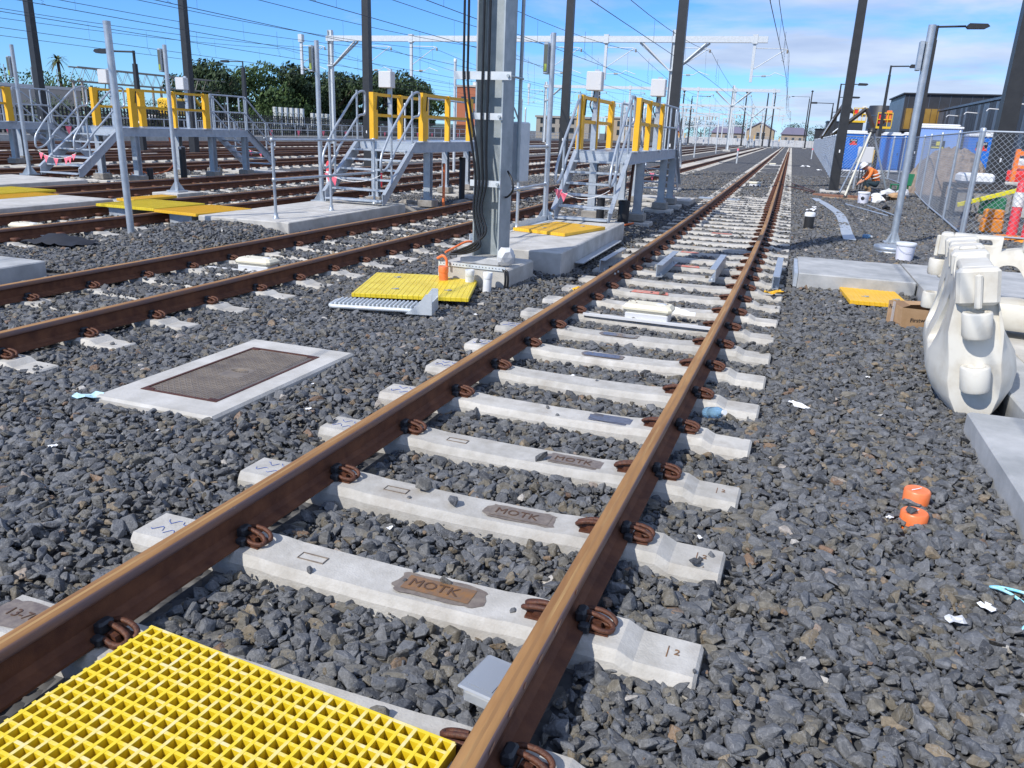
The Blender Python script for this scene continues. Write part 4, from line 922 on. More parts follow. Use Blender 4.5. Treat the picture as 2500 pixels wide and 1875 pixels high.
# ============================================================ platforms, posts, railings
def tube_part(name, parent, path, r=.024, m='galv', n=8, fil=None):
    return MB().tube(fillet(path, fil, 4) if fil else path, r, n).build(name, m, parent)
def bunting(parent, p0, p1, sag, flags, seed, size=.17):
    q = random.Random(seed); P0, P1 = Vector(p0), Vector(p1); pts = []
    for k in range(13):
        t_ = k/12; p = P0.lerp(P1, t_); p.z -= sag*4*t_*(1-t_); pts.append(p)
    rp = MB().tube(pts, .005, 5).build('bunting_cord', 'tape_white', parent)
    for t_ in flags:
        p = P0.lerp(P1, t_); p.z -= sag*4*t_*(1-t_); d = (P1-P0).normalized(); s = size*q.uniform(.8, 1.1); w = d*s*.42; o = Vector((q.uniform(-.03, .03), q.uniform(-.03, .03), -s))
        n_ = d.cross(Vector((0, 0, 1)))*.002
        MB().add([p-w+n_, p+w+n_, p+o+n_, p-w-n_, p+w-n_, p+o-n_], [(0, 1, 2), (5, 4, 3), (0, 3, 4, 1), (1, 4, 5, 2), (2, 5, 3, 0)]).build('pennant', 'pink', rp)
def stairs(t, w, y0, zt, z0, run, sgn, nt_=6):
    """stair flight: top edge at local y0, going down towards sgn*y"""
    yb = y0+sgn*run
    for x in (0, w):
        sx = -1 if x == 0 else 1
        dv = Vector((0, yb-y0, z0-zt)).normalized(); nrm = Vector((0, -dv.z*sgn, dv.y*sgn)); nrm = nrm if nrm.z > 0 else -nrm
        h = .11
        a0, a1 = Vector((0, y0, zt-.02)), Vector((0, yb, z0+.13))
        poly = [(y0, zt), (yb, z0+.20), (yb, z0), (yb-sgn*.12, z0), (y0, zt-.26)]
        poly = poly if sgn < 0 else poly[::-1]
        MB().prism([(p[0], p[1]) for p in poly], 'x', x-.006, x+.006).build('stringer', 'steel_blue', t)
        for off in (0.0,):
            MB().prism([(y0, zt+.006), (yb, z0+.206), (yb, z0+.194), (y0, zt-.006)] if sgn < 0 else [(y0, zt-.006), (yb, z0+.194), (yb, z0+.206), (y0, zt+.006)], 'x', min(x, x+sx*.07), max(x, x+sx*.07)).build('stringer_flange', 'galv', t)
    for k in range(nt_):
        f = (k+1)/(nt_+.35); z = zt+(z0-zt)*f+.02; y = y0+sgn*run*f*1.0
        MB().bevbox(.008, w-.008, y-.11, y+.11, z-.035, z, .005).build('tread', 'galv', t)
def handrails(t, w, y0, zt, z0, run, sgn):
    for x in (0.0, w):
        # closed loop rail: from the newel at the foot, up the slope, over the landing and back
        def S(f, dz): return (x, y0+sgn*run*f, zt+(z0-zt)*f+dz)
        pth = [S(.62, .48), S(.86, .50), S(1.04, .66), S(1.02, .93), S(.74, 1.02), S(.08, .97), (x, y0-sgn*.16, zt+.97), (x, y0-sgn*.32, zt+.96), (x, y0-sgn*.32, zt+.50), (x, y0-sgn*.05, zt+.50), S(.60, .53), S(.80, .46)]
        tube_part('handrail', t, pth, .024, 'galv', 8, .12)
        for f in (.70, .02):
            p0 = S(f, -.12); p1 = S(f, 1.0); tube_part('stanchion', t, [p0, p1], .022, 'galv', 8)
        for f in (.70,):
            for dz in (.50, 1.0):
                p = S(f, dz); MB().lathe([(.0, -.03), (.032, -.015), (.032, .015), (.0, .03)], p[0], p[1], 10, M=Matrix.Translation((0, 0, p[2]))).build('rail_fitting', 'galv', t)
def platform(label, x0, x1, y0, y1, gates, legs, far_rail, far_stairs, seed, box_side=None, zd=1.43, zg=.25, front=True, flags=True, mid=False):
    w = x1-x0; t = thing('access_platform', label, 'platform', (x0, y0, 0), 0, 'raised access platforms between the tracks'); l = y1-y0
    MB().box(0, w, 0, l, zd-.035, zd).build('deck', 'galv', t)
    for x in (-.004, w+.004-.012): MB().box(x, x+.012, 0, l, zd-.20, zd-.036).build('edge_beam', 'steel_blue', t)
    for x0_ in (-.05, w-.03): MB().box(x0_, x0_+.08, 0, l, zd-.21, zd-.2005).build('edge_flange', 'steel_blue', t)
    for y in (0, l-.012): MB().box(.012, w-.012, y, y+.012, zd-.20, zd-.037).build('end_beam', 'steel_blue', t)
    for y in legs:
        for x in (0, w):
            yy = y-y0; lg = MB(); lg.box(x-.075, x+.075, yy-.075, yy-.066, zg, zd-.211).box(x-.075, x+.075, yy+.066, yy+.075, zg, zd-.211).box(x-.006, x+.006, yy-.0655, yy+.0655, zg, zd-.211); lg.build('leg', 'steel_blue', t)
            ft = MB().bevbox(x-.17, x+.17, yy-.17, yy+.17, zg-.16, zg-.014, .012).build('footing', 'footing', t)
            MB().box(x-.13, x+.13, yy-.13, yy+.13, zg-.0135, zg-.0005).build('base_plate', 'galv', t)
            for bx_, by_ in ((-.11, -.11), (.11, -.11), (.11, .11), (-.11, .11)): MB().lathe([(.01, zg), (.01, zg+.06)], x+bx_, yy+by_, 6).build('anchor_bolt', 'galv', t)
        MB().bevbox(-.35, w+.30, y-y0-.28, y-y0+.28, -.1, .075, .015).build('foundation', 'concrete', t)
    if front:
        stairs(t, w, 0, zd, .27, 1.36, -1); handrails(t, w, 0, zd, .27, 1.36, -1)
        if flags: bunting(t, (0, -1.36, .84), (w, -1.36, .84), .16, (.08, .2, .45, .72, .80, .93) if flags == 2 else (.06, .16, .05), seed)
    for gx, ga, gb, posts in gates:
        x = 0 if gx == 'L' else w; gt = MB(); a_, b2_ = ga-y0, gb-y0
        gg = bpy.data.objects.new('safety_gate', None)
        pw = .055
        def fr(nm, *bb): MB().box(*bb).build(nm, 'gate_yellow', t)
        for k, pyy in enumerate(posts):
            pp = pyy-y0; ww = .10 if k in (0, len(posts)-1) else .045; fr('gate_post', x-.05, x+.05, pp-ww, pp+ww, zd+.02, zd+.97)
            MB().box(x-.07, x+.07, pp-ww-.02, pp+ww+.02, zd+.001, zd+.0195).build('post_foot', 'galv', t)
        for z in (zd+.90, zd+.48): fr('gate_rail', x-.032, x+.032, a_+.1005, b2_-.1005, z, z+.062)
        tube_part('gate_spring', t, [(x+.06, a_+.1, zd+.9), (x+.06, a_+.05, zd+.62)], .012, 'black_pole', 6)
    for x in (0, w):
        a_, b2_ = far_rail[0]-y0, far_rail[1]-y0
        for z in (zd+.97, zd+.50): tube_part('guard_rail', t, [(x, a_, z), (x, b2_, z)], .022)
        for k in range(3): yy = a_+(b2_-a_)*k/2; tube_part('stanchion', t, [(x, yy, zd-.1), (x, yy, zd+.97)], .022)
    if far_stairs:
        stairs(t, w, l, zd, .30, 1.40, 1); handrails(t, w, l, zd, .30, 1.40, 1)
        MB().bevbox(-.4, w+.4, l+1.0, l+2.4, -.1, .10, .015).build('landing', 'concrete', t)
        bunting(t, (0, l+1.45, .85), (w, l+1.45, .85), .14, (.2, .5, .75), seed+1)
    if box_side:
        for bx_, by_ in box_side:
            xx = 0 if bx_ == 'L' else w; yy = by_-y0
            sgn = 1
            MB().box(xx-.05, xx+.05, yy+.13, yy+.17, zd, zd+1.48).build('box_post', 'galv', t)
            cb = MB().bevbox(xx-.15, xx+.15, yy-.10, yy+.12, zd+1.09, zd+1.43, .012).build('control_box', 'pale_grey', t)
            MB().box(xx+.10, xx+.13, yy-.103, yy-.1, zd+1.2, zd+1.26).build('box_label', 'white_wall', cb)
            tube_part('box_cable', t, [(xx, yy, zd+1.07), (xx-.01, yy-.03, zd+.95), (xx-.10, yy+.06, zd+.85), (xx-.04, yy+.12, zd+.7)], .012, 'cable', 6, .08)
    return t
p1_ = platform('grey access platform with yellow gates beside the curving track', -2.70, -1.76, 14.75, 21.05, [('L', 14.86, 17.5, (14.86, 16.1, 17.5)), ('R', 15.5, 18.35, (15.5, 16.7, 18.35))], (16.2, 19.35, 20.9), (18.6, 21.0), True, 1, (('L', 15.8), ('R', 17.6)), flags=1)
p2_ = platform('grey access platform with yellow gates behind the steel mast', -7.55, -6.30, 15.30, 21.6, [('L', 15.98, 18.6, (15.98, 17.25, 18.6)), ('R', 15.78, 18.4, (15.78, 17.08, 18.4))], (16.05, 19.9, 21.4), (18.8, 21.5), True, 5, (('L', 16.6),), flags=1)
p3_ = platform('long grey access platform with pink bunting across its stairs', -16.4, -15.2, 16.70, 21.95, [('L', 17.27, 18.9, (17.27, 18.9)), ('R', 17.28, 20.1, (17.28, 18.8, 20.1))], (17.25, 20.25, 21.8), (20.3, 21.9), True, 9, (('L', 17.7), ('L', 20.6)), flags=2)
p4_ = platform('grey access platform cut off at the left behind the pink bunting stairs', -22.2, -21.0, 14.9, 20.05, [('R', 15.6, 18.6, (15.6, 17.1, 18.6)), ('L', 15.6, 18.6, (15.6, 17.1, 18.6))], (15.6, 18.6, 19.9), (18.8, 20.0), True, 13, None, zg=.40, front=False)
# more platforms farther along the yard, seen between the others
for k, (x, y, lb_) in enumerate(((-2.7, 178, 'far access platform with yellow gate beside the curving track end'), (-7.4, 172, 'far access platform with yellow gate beyond the second gantry mast'), (-21.6, 176, 'far access platform with yellow gate among the distant gantry masts'))):
    t = thing('access_platform', lb_, 'platform', (x, y, 0), 0, 'raised access platforms between the tracks')
    MB().box(0, 1.2, 0, 5, 1.3, 1.43).build('deck', 'galv', t)
    for xx in (0, 1.2):
        for yy in (0.2, 2.5, 4.8): MB().box(xx-.08, xx+.08, yy-.08, yy+.08, -.1, 1.3).build('leg', 'steel_blue', t)
        MB().box(xx-.06, xx+.06, 0, .4, 1.43, 2.4).build('gate_post', 'gate_yellow', t); MB().box(xx-.05, xx+.05, .4, 3, 2.3, 2.4).build('gate_rail', 'gate_yellow', t)
        MB().box(xx-.05, xx+.05, .4, 3, 1.9, 1.96).build('gate_rail', 'gate_yellow', t)
    stairs(t, 1.2, 0, 1.43, .1, 1.4, -1)

def signpost(label, x, y, zb_, h, sign_z, rz=0, sign=True, r=.045, plate=True, off=-.09, face=True):
    t = thing('sign_post', label, 'sign post', (x, y, zb_), rz, 'tall grey posts with narrow sign boxes')
    MB().tube([(0, 0, .012), (0, 0, h)], r, 12).build('post', 'galv', t)
    if plate:
        MB().box(-.16, .16, -.16, .16, -.03, .0115).build('base_plate', 'galv', t)
        for a_ in range(4): MB().prism([(r*.9, .012), (.15, .012), (.15, .03), (r*.9, .20)], 'y', -.005, .005, M=Matrix.Rotation(a_*math.pi/2+.78, 4, 'Z')).build('gusset', 'galv', t)
    if sign:
        sg = MB().bevbox(off-.038, off+.038, -.09, .09, sign_z, sign_z+.47, .008).build('sign_box', 'galv', t)
        MB().box(off-.030, off+.030, -.0935, -.0905, sign_z+.03, sign_z+.44).build('sign_face', 'sign_green' if face else 'galv', sg)
        if face: MB().box(off-.022, off+.022, -.0965, -.0936, sign_z+.04, sign_z+.15).build('sign_mark', 'glow_green', sg)
    return t
signpost('tall grey post with a narrow sign at the first stairs', -2.82, 13.22, .30, 2.95, 2.33)
signpost('tall grey post with a green marked sign beside the middle stairs', -7.80, 14.22, .25, 2.98, 2.42)
signpost('tall grey post with a narrow sign standing on a small pad between tracks', -12.0, 14.96, .16, 3.05, 2.50)
signpost('tall grey post with a narrow sign beside the pink bunting stairs', -16.86, 15.42, .26, 2.98, 2.25)
signpost('tall grey post with a long sign box beside the white bucket', 3.02, 16.15, .03, 3.68, 2.95, r=.062, off=-.11, face=False)
struct('concrete_path', MB().bevbox(-12.35, -11.65, 14.55, 15.4, -.1, .13, .01), 'concrete')
t = thing('leaning_pole', 'plain grey steel pole stuck slanting into the ballast', 'pole', (-8.29, 9.63, -.15)); MB().tube([(0, 0, 0), (-.03, 0, 3.13)], .052, 12).build('tube', 'galv', t)
MB().lathe([(.054, 3.10), (.054, 3.145)], -.03, 0, 12).build('end_cap', 'galv', t)

def guard(label, pts, zb_, h=1.21):
    t = thing('guard_railing', label, 'railing', (pts[0][0], pts[0][1], zb_)); o = Vector(pts[0])
    loc = [(p[0]-o.x, p[1]-o.y) for p in pts]
    for x, y in loc:
        MB().tube([(x, y, .0), (x, y, h)], .024, 10).build('post', 'galv', t); MB().lathe([(.05, 0), (.05, .02), (.034, .03), (.034, .09)], x, y, 12).build('post_foot', 'galv', t)
        for z in (h, h*.5): MB().lathe([(.0, z-.04), (.034, z-.03), (.034, z+.03), (.0, z+.04)], x, y, 10).build('rail_fitting', 'galv', t)
    for z in (h, h*.5): MB().tube([(x, y, z) for x, y in loc], .022, 8).build('rail', 'galv', t)
    return t
guard('grey tube railing along the slab of the middle stairs', [(-6.66, 11.0), (-6.64, 12.65), (-6.66, 14.3)], .25)
guard('grey tube railing between the mast and the first stairs', [(-2.80, 10.2), (-2.79, 11.61), (-2.80, 13.10)], .30)
# red and white delineator posts at the middle stairs
def delineator(label, x, y, h=1.0, z=0, base='black'):
    t = thing('delineator_post', label, 'delineator', (x, y, z), 0, 'red delineator posts'); MB().lathe([(.05, 0), (.045, h*.95), (.02, h)], n=12).build('post', 'pinkred', t)
    MB().lathe([(.051, h*.55), (.0505, h*.80)], n=12).build('reflective_band', 'tape_white', t); MB().lathe([(.18, -.02), (.16, .04), (.06, .06)], n=14).build('foot', base, t)
delineator('slim red and white post left of the middle stairs', -7.95, 14.75, 1.0, 0)
delineator('slim red and white post behind the middle stairs rail', -9.1, 19.2, 1.0, 0)
# loose pieces around the platform feet
for k, (x, y, m, lb_, h, r_) in enumerate(((-6.0, 16.2, 'pvc_orange', 'thin orange conduit standing by the middle platform leg', 1.05, .03), (-6.55, 18.6, 'black_pole', 'black ribbed conduit post under the middle platform', 1.1, .075), (-1.95, 15.75, 'black_pole', 'black conduit post at the front leg of the first platform', .55, .11), (-2.45, 15.9, 'black_pole', 'black conduit post under the first stairs', .6, .08),
                                          (-15.15, 18.9, 'black_pole', 'tall black conduit post under the long platform', 1.0, .09), (-15.1, 17.55, 'black_pole', 'short black pipe at the front leg of the long platform', .45, .08))):
    t = thing('conduit_post', lb_, 'conduit', (x, y, -.05)); MB().tube([(0, 0, 0), (.01, 0, h)], r_, 12).build('pipe', m, t); MB().lathe([(r_*1.06, h-.06), (r_*1.06, h), (r_*.8, h+.01)], n=12).build('cap', 'black' if k != 4 else 'pale_grey', t)
tag(MB().tube(fillet([(-1.9, 16.0, .4), (-1.88, 16.0, .9), (-1.88, 16.1, 1.25)], .1, 3), .03, 8).build('conduit', 'clip_rust'), 'dark red conduit rising beside the first platform leg', 'conduit')
tag(MB().tube(fillet([(-15.9, 17.7, .2), (-15.7, 17.75, .34), (-15.4, 17.9, .22), (-15.2, 18.35, .30), (-15.1, 18.6, .6), (-15.2, 18.5, 1.2)], .2, 5), .022, 7).build('orange_hose', 'pvc_orange'), 'orange hose looping to the ground under the long platform', 'hose')
tag(MB().tube(fillet([(-2.2, 15.2, .10), (-1.95, 15.45, .04), (-1.7, 15.6, .10)], .2, 5), .02, 7).build('orange_hose', 'pvc_orange'), 'short orange hose on the footing of the first platform', 'hose')
tag(MB().lathe([(.12, 0), (.12, .2)], n=14, M=Matrix.Translation((-1.9, 22.2, .12)) @ Matrix.Rotation(math.pi/2, 4, 'X')).build('red_drum', 'red'), 'small round red drum beyond the first platform legs', 'drum')
for k, (x, y) in enumerate(((-6.9, 15.7), (-6.5, 15.2), (-7.1, 16.6), (-6.0, 17.4))):
    q = random.Random(60+k); bm = bmesh.new(); bmesh.ops.create_icosphere(bm, subdivisions=2, radius=.22)
    for v in bm.verts: v.co = Vector((v.co.x*1.4, v.co.y, v.co.z*.6))*q.uniform(.8, 1.15)
    me = bpy.data.meshes.new('concrete_lump'); bm.to_mesh(me); bm.free(); me.materials.append(MATS['footing']); o = link('concrete_lump', me, None, (x, y, .05)); tag(o, 'rough spilled concrete lump around the middle platform feet', 'concrete lump', 'spilled concrete lumps')
# ============================================================ overhead line
GY = [57.0, 115.0, 173.0, 232.0]
def gantry(y, label, full=True):
    t = thing('overhead_gantry', label, 'gantry', (0, y, 0), 0, 'white overhead line gantries'); m = 'galv_pale'
    MB().box(-33.4, -1.27, -.16, .16, 7.62, 8.0).build('beam', m, t)
    for x in (-33.1, -7.18):
        MB().box(x-.17, x-.155, -.16, .16, 0, 8.4).build('mast_flange', m, t); MB().box(x+.155, x+.17, -.16, .16, 0, 8.4).build('mast_flange', m, t); MB().box(x-.154, x+.154, -.01, .01, 0, 8.4).build('mast_web', m, t)
        MB().bevbox(x-.5, x+.5, -.5, .5, -.15, .18, .03).build('mast_footing', 'concrete', t)
        for s in (-1, 1):
            if x == -33.1 and s < 0: continue
            MB().tube([(x+s*.2, -.06, 5.9), (x+s*2.1, -.06, 7.6)], .07, 6).build('knee_brace', m, t); MB().tube([(x+s*.2, .10, 5.9), (x+s*2.3, .10, 7.6)], .07, 6).build('knee_brace', m, t)
        MB().box(x-.24, x+.24, -.2, .2, 5.85, 5.95).build('brace_collar', m, t)
    for tx in TRACKS[:8]:
        xd = tx-2.05; MB().box(xd-.09, xd+.09, -.09, .09, 5.25, 7.615).build('drop_post', m, t); MB().box(xd-.16, xd+.16, -.19, .19, 7.55, 8.10).build('drop_clamp', m, t)
        MB().tube([(xd+.1, 0, 7.30), (tx-.25, 0, 7.28), (tx, 0, 7.22)], .028, 5).build('cantilever_tube', m, t); MB().tube([(xd+.1, 0, 6.05), (tx-.15, 0, 7.22)], .028, 5).build('cantilever_stay', m, t)
        MB().tube([(xd+.1, 0, 5.62), (tx-.9, 0, 5.66), (tx-.6, 0, 5.85), (tx+.1, 0, 5.62)], .022, 5).build('registration_arm', m, t)
        for zz, xo in ((5.63, -1.4), (7.0, 0.0)):
            b = MB(); 
            for k in range(4):
                if xo: b.lathe([(.03, 0), (.085, .02), (.03, .05)], 0, 0, 8, M=Matrix.Translation((tx+xo+.07*k, 0, zz)) @ Matrix.Rotation(math.pi/2, 4, 'Y'))
                else: b.lathe([(.03, 0), (.08, .02), (.03, .05)], tx, 0, 8, M=Matrix.Translation((0, 0, zz+.05*k)))
            b.build('insulator', 'render_cream', t)
    return t
for y, lb_ in zip(GY, ('white gantry spanning the yard right behind the platforms', 'white gantry spanning the yard, second behind the platforms', 'distant white gantry, third behind the platforms', 'farthest white gantry across the end of the yard')): gantry(y, lb_)
def line_pair(tx, label, seed):
    t = thing('overhead_wire', label, 'overhead wire', (tx, 0, 5.4), 0, 'overhead wires above the tracks'); q = random.Random(seed)
    sup = [-1.0]+GY+[290.0]; zc = 5.35-5.4; c_pts = []; m_pts = []; hang = []
    for a, b_ in zip(sup, sup[1:]):
        n_ = 12
        for k in range(n_):
            f = k/n_; y = a+(b_-a)*f; st = .18*math.cos(math.pi*f)*(1 if sup.index(a) % 2 else -1)
            zm = 7.05-5.4-.95*4*f*(1-f); zcc = zc-.05*4*f*(1-f); c_pts.append((st, y, zcc)); m_pts.append((st*.6, y, zm))
            if k % 2 == 1: hang.append((st*.6, st, y, zm, zcc, k))
    MB().tube(c_pts, .0125, 5).build('contact_wire', 'wire', t); MB().tube(m_pts, .0125, 5).build('catenary_wire', 'wire', t)
    for xm, xc, y, zm, zcc, k in hang:
        if y > 180: continue
        if k % 4 == 1:
            # coiled dropper
            pts = [(xm, y, zm+.28), (xm, y, zm), (xm, y, zcc+(zm-zcc)*.45)]
            n_ = 8
            for j in range(n_): pts.append((xm+(.09 if j % 2 else -.05), y+.03*j, zcc+(zm-zcc)*.45*(1-(j+1)/n_)))
            MB().tube(pts, .008, 4).build('coiled_dropper', 'wire', t)
        MB().tube([(xm, y+1.6, zm), (xc, y+1.6, zcc)], .005, 4).build('dropper', 'wire', t)
WIRE_LB = ['overhead wires above the curving track', 'overhead wires above the track behind the mast', 'overhead wires above the track with yellow gratings', 'overhead wires above the track before the long platform', 'overhead wires above the track behind the long platform',
           'overhead wires above the siding next behind the long platform tracks', 'overhead wires above the middle far siding', 'overhead wires above the siding beside the far gantry masts', 'overhead wires beyond the far gantry masts along the low wall']
for i, tx in enumerate(TRACKS): line_pair(tx, WIRE_LB[i], i)

# black lighting poles
def black_pole(label, x, y, h, w=.29, head=0, arm=0, wb=None):
    t = thing('lighting_pole', label, 'lighting pole', (x, y, 0), 0, 'black lighting poles of the yard'); wb = wb or w*1.08; wt = w*.72; b = MB()
    vs = [(-wb/2, -wb/2, .1), (wb/2, -wb/2, .1), (wb/2, wb/2, .1), (-wb/2, wb/2, .1), (-wt/2, -wt/2, h), (wt/2, -wt/2, h), (wt/2, wt/2, h), (-wt/2, wt/2, h)]
    b.add(vs, [(0, 3, 2, 1), (4, 5, 6, 7), (0, 1, 5, 4), (1, 2, 6, 5), (2, 3, 7, 6), (3, 0, 4, 7)]); b.build('shaft', 'black_pole', t)
    MB().bevbox(-.45, .45, -.45, .45, -.15, .095, .03).build('footing', 'concrete', t); MB().box(-w*.9, w*.9, -w*.9, w*.9, .096, .125).build('base_plate', 'black_pole', t)
    if arm:
        s = 1 if arm > 0 else -1
        MB().tube([(0, 0, h-.1), (0, 0, h+.55)], .06, 8).build('spigot', 'black_pole', t); MB().tube([(0, 0, h+.5), (arm, 0, h+.52)], .04, 8).build('arm', 'black_pole', t)
        a0 = arm; hd = MB().prism([(a0, h+.50), (a0+s*.1, h+.62), (a0+s*.75, h+.60), (a0+s*.85, h+.50), (a0+s*.70, h+.42), (a0+s*.08, h+.42)] if s > 0 else [(a0, h+.50), (a0+s*.08, h+.42), (a0+s*.70, h+.42), (a0+s*.85, h+.50), (a0+s*.75, h+.60), (a0+s*.1, h+.62)], 'y', -.16, .16); hd.build('lamp_head', 'black_pole', t)
    if head: MB().prism([(-.3, h-.05), (.3, h-.05), (.25, h+.12), (0, h+.28), (-.25, h+.12)], 'y', -.2, .2).build('lamp_head', 'black_pole', t)
    MB().box(-.02, .02, -w*.56, -w*.5, 1.4, 1.5).build('number_plate', 'paper', t)
    return t
black_pole('black lighting pole between the worker and the railway track', 2.66, 31.5, 15, .30)
black_pole('black lighting pole rising behind the first platform', -2.75, 27.4, 15, .30)
black_pole('black lighting pole between the mast and the first platform', -7.75, 32.4, 15, .30)
black_pole('black lighting pole rising behind the middle platform', -15.2, 29.8, 15, .29)
black_pole('black lighting pole behind the end of the long platform gates', -26.2, 32.7, 15, .31)
black_pole('black lighting pole behind the pink bunting stairs', -35.3, 32.6, 15, .34)
for k, (x, y, h, hd, arm, lb_) in enumerate(((-9.6, 190, 11.3, 1, 0, 'distant black pole with a flat head left of the cream house'), (-3.63, 190, 11.7, 1, 0, 'distant black pole with a flat head in front of the cream house'), (-5.3, 196, 11.6, 0, 0, 'distant thin black pole beside the cream house'), (4.0, 205, 12.6, 1, 0, 'distant black pole with a flat head at the end of the track'),
                                            (4.1, 245, 12.8, 0, -4, 'distant black lamp with an arm towards the track'), (-22.5, 185, 11.0, 1, 0, 'distant black pole among the gantry masts'), (-21.3, 190, 9.8, 0, 3.2, 'distant black lamp with an arm among the gantry masts'), (-31, 140, 9.5, 1, 0, 'distant black pole behind the first platform left gate'), (-40, 150, 9.5, 1, 0, 'distant black pole behind the middle of the first platform'))):
    black_pole(lb_, x, y, h, .34, hd, arm)
for k, (x, y, z, arm, lb_) in enumerate(((6.05, 39.0, 5.9, 1.05, 'black arm lamp just behind the silver signpost'), (6.35, 58.7, 5.95, 1.05, 'black arm lamp behind the first blue toilets'), (4.35, 77, 5.95, 1.3, 'black arm lamp just beyond the near black pole'), (5.25, 98, 5.9, 1.3, 'black arm lamp second beyond the near black pole'), (5.0, 104, 5.5, -1.7, 'black arm lamp turned to the track beside the far fence'), (5.6, 118, 5.0, 2.0, 'black arm lamp far along the fence'))):
    black_pole(lb_, x, y, z, .20, 0, arm)
black_pole('broad black pole standing behind the chain link panel', 6.45, 25.6, 15, .42)
black_pole('black lamp with an arm behind the pink bunting stairs platform', -27.5, 30.8, 3.95, .22, 0, -1.3)
black_pole('black lamp pole with white floodlight in front of the dark trees', -47, 65, 6.2, .36, 0, -1.5)

# ============================================================ chain link fence
def mesh_panel(p0, p1, h, parent, pitch=.075, r=.0026, z0=.06):
    P0, P1 = Vector((*p0, 0)), Vector((*p1, 0)); d = P1-P0; l = d.length; d.normalize(); n_ = Vector((-d.y, d.x, 0)); b = MB(); H2 = h-z0
    def strand(u0, za, u1, zb_):
        a = P0+d*u0+Vector((0, 0, z0+za)); c = P0+d*u1+Vector((0, 0, z0+zb_)); dd = (c-a).normalized(); w = n_*r; e = dd.cross(n_)*r
        b.add([a-w, a+e, a+w, a-e, c-w, c+e, c+w, c-e], [(0, 1, 5, 4), (1, 2, 6, 5), (2, 3, 7, 6), (3, 0, 4, 7)])
    k = -H2
    while k < l:
        u0, za = k, 0.0; u1, zc = k+H2, H2
        if u0 < 0: za = -u0; u0 = 0
        if u1 > l: zc = H2-(u1-l); u1 = l
        if u1 > u0: strand(u0, za, u1, zc); strand(l-u0, za, l-u1, zc)
        k += pitch*1.414
    o = b.build('chain_mesh', 'galv', parent); return o
def fence(label, pts, h=2.08, rails=True, pitch=.075, r=.0026, mesh_to=1e9, post_r=.032, mid=True):
    t = thing('chain_link_fence', label, 'fence', (pts[0][0], pts[0][1], 0)); o = Vector((pts[0][0], pts[0][1])); L_ = [(p[0]-o.x, p[1]-o.y) for p in pts]
    for k, (x, y) in enumerate(L_):
        rr = post_r*1.25 if k == 0 else post_r
        MB().tube([(x, y, -.1), (x, y, h)], rr, 10).build('post', 'galv', t); MB().lathe([(rr*1.15, h-.03), (rr*1.15, h+.03), (rr*.5, h+.05)], x, y, 10).build('post_cap', 'galv', t)
    MB().tube([(x, y, h-.02) for x, y in L_], .021, 8).build('top_rail', 'galv', t); MB().tube([(x, y, .06) for x, y in L_], .021, 8).build('bottom_rail', 'galv', t)
    for k, (a, c) in enumerate(zip(L_, L_[1:])):
        far = math.hypot(a[0]+o.x-CAM_X, a[1]+o.y); f = 1 if far < 32 else (1.5 if far < 60 else 3)
        mesh_panel(a, c, h-.02, t, pitch*f, r*(1 if far < 32 else (1.3 if far < 60 else 2.4)))
    return t
fence('chain link fence run beside the worker ending at the corner post', [(4.54, 18.44), (4.80, 22.2), (5.05, 26.2), (5.35, 30.2), (5.7, 34.2), (5.85, 38.2), (6.0, 42.2), (5.95, 46.0)], pitch=.085, r=.0015)
fence('chain link fence panel facing the barriers', [(4.56, 18.40), (7.6, 18.15), (10.6, 17.9)], r=.0034)
fence('chain link fence across the site in front of the blue toilet', [(5.93, 46.05), (4.5, 45.6), (3.10, 45.2)])
fence('long chain link fence running away along the track', [(3.10, 45.25)]+[(3.1+.0175*(y-45), y) for y in np.arange(49, 125, 4.0)]+[(3.1+.0175*(y-45), y) for y in np.arange(125, 206, 8.0)], r=.004)

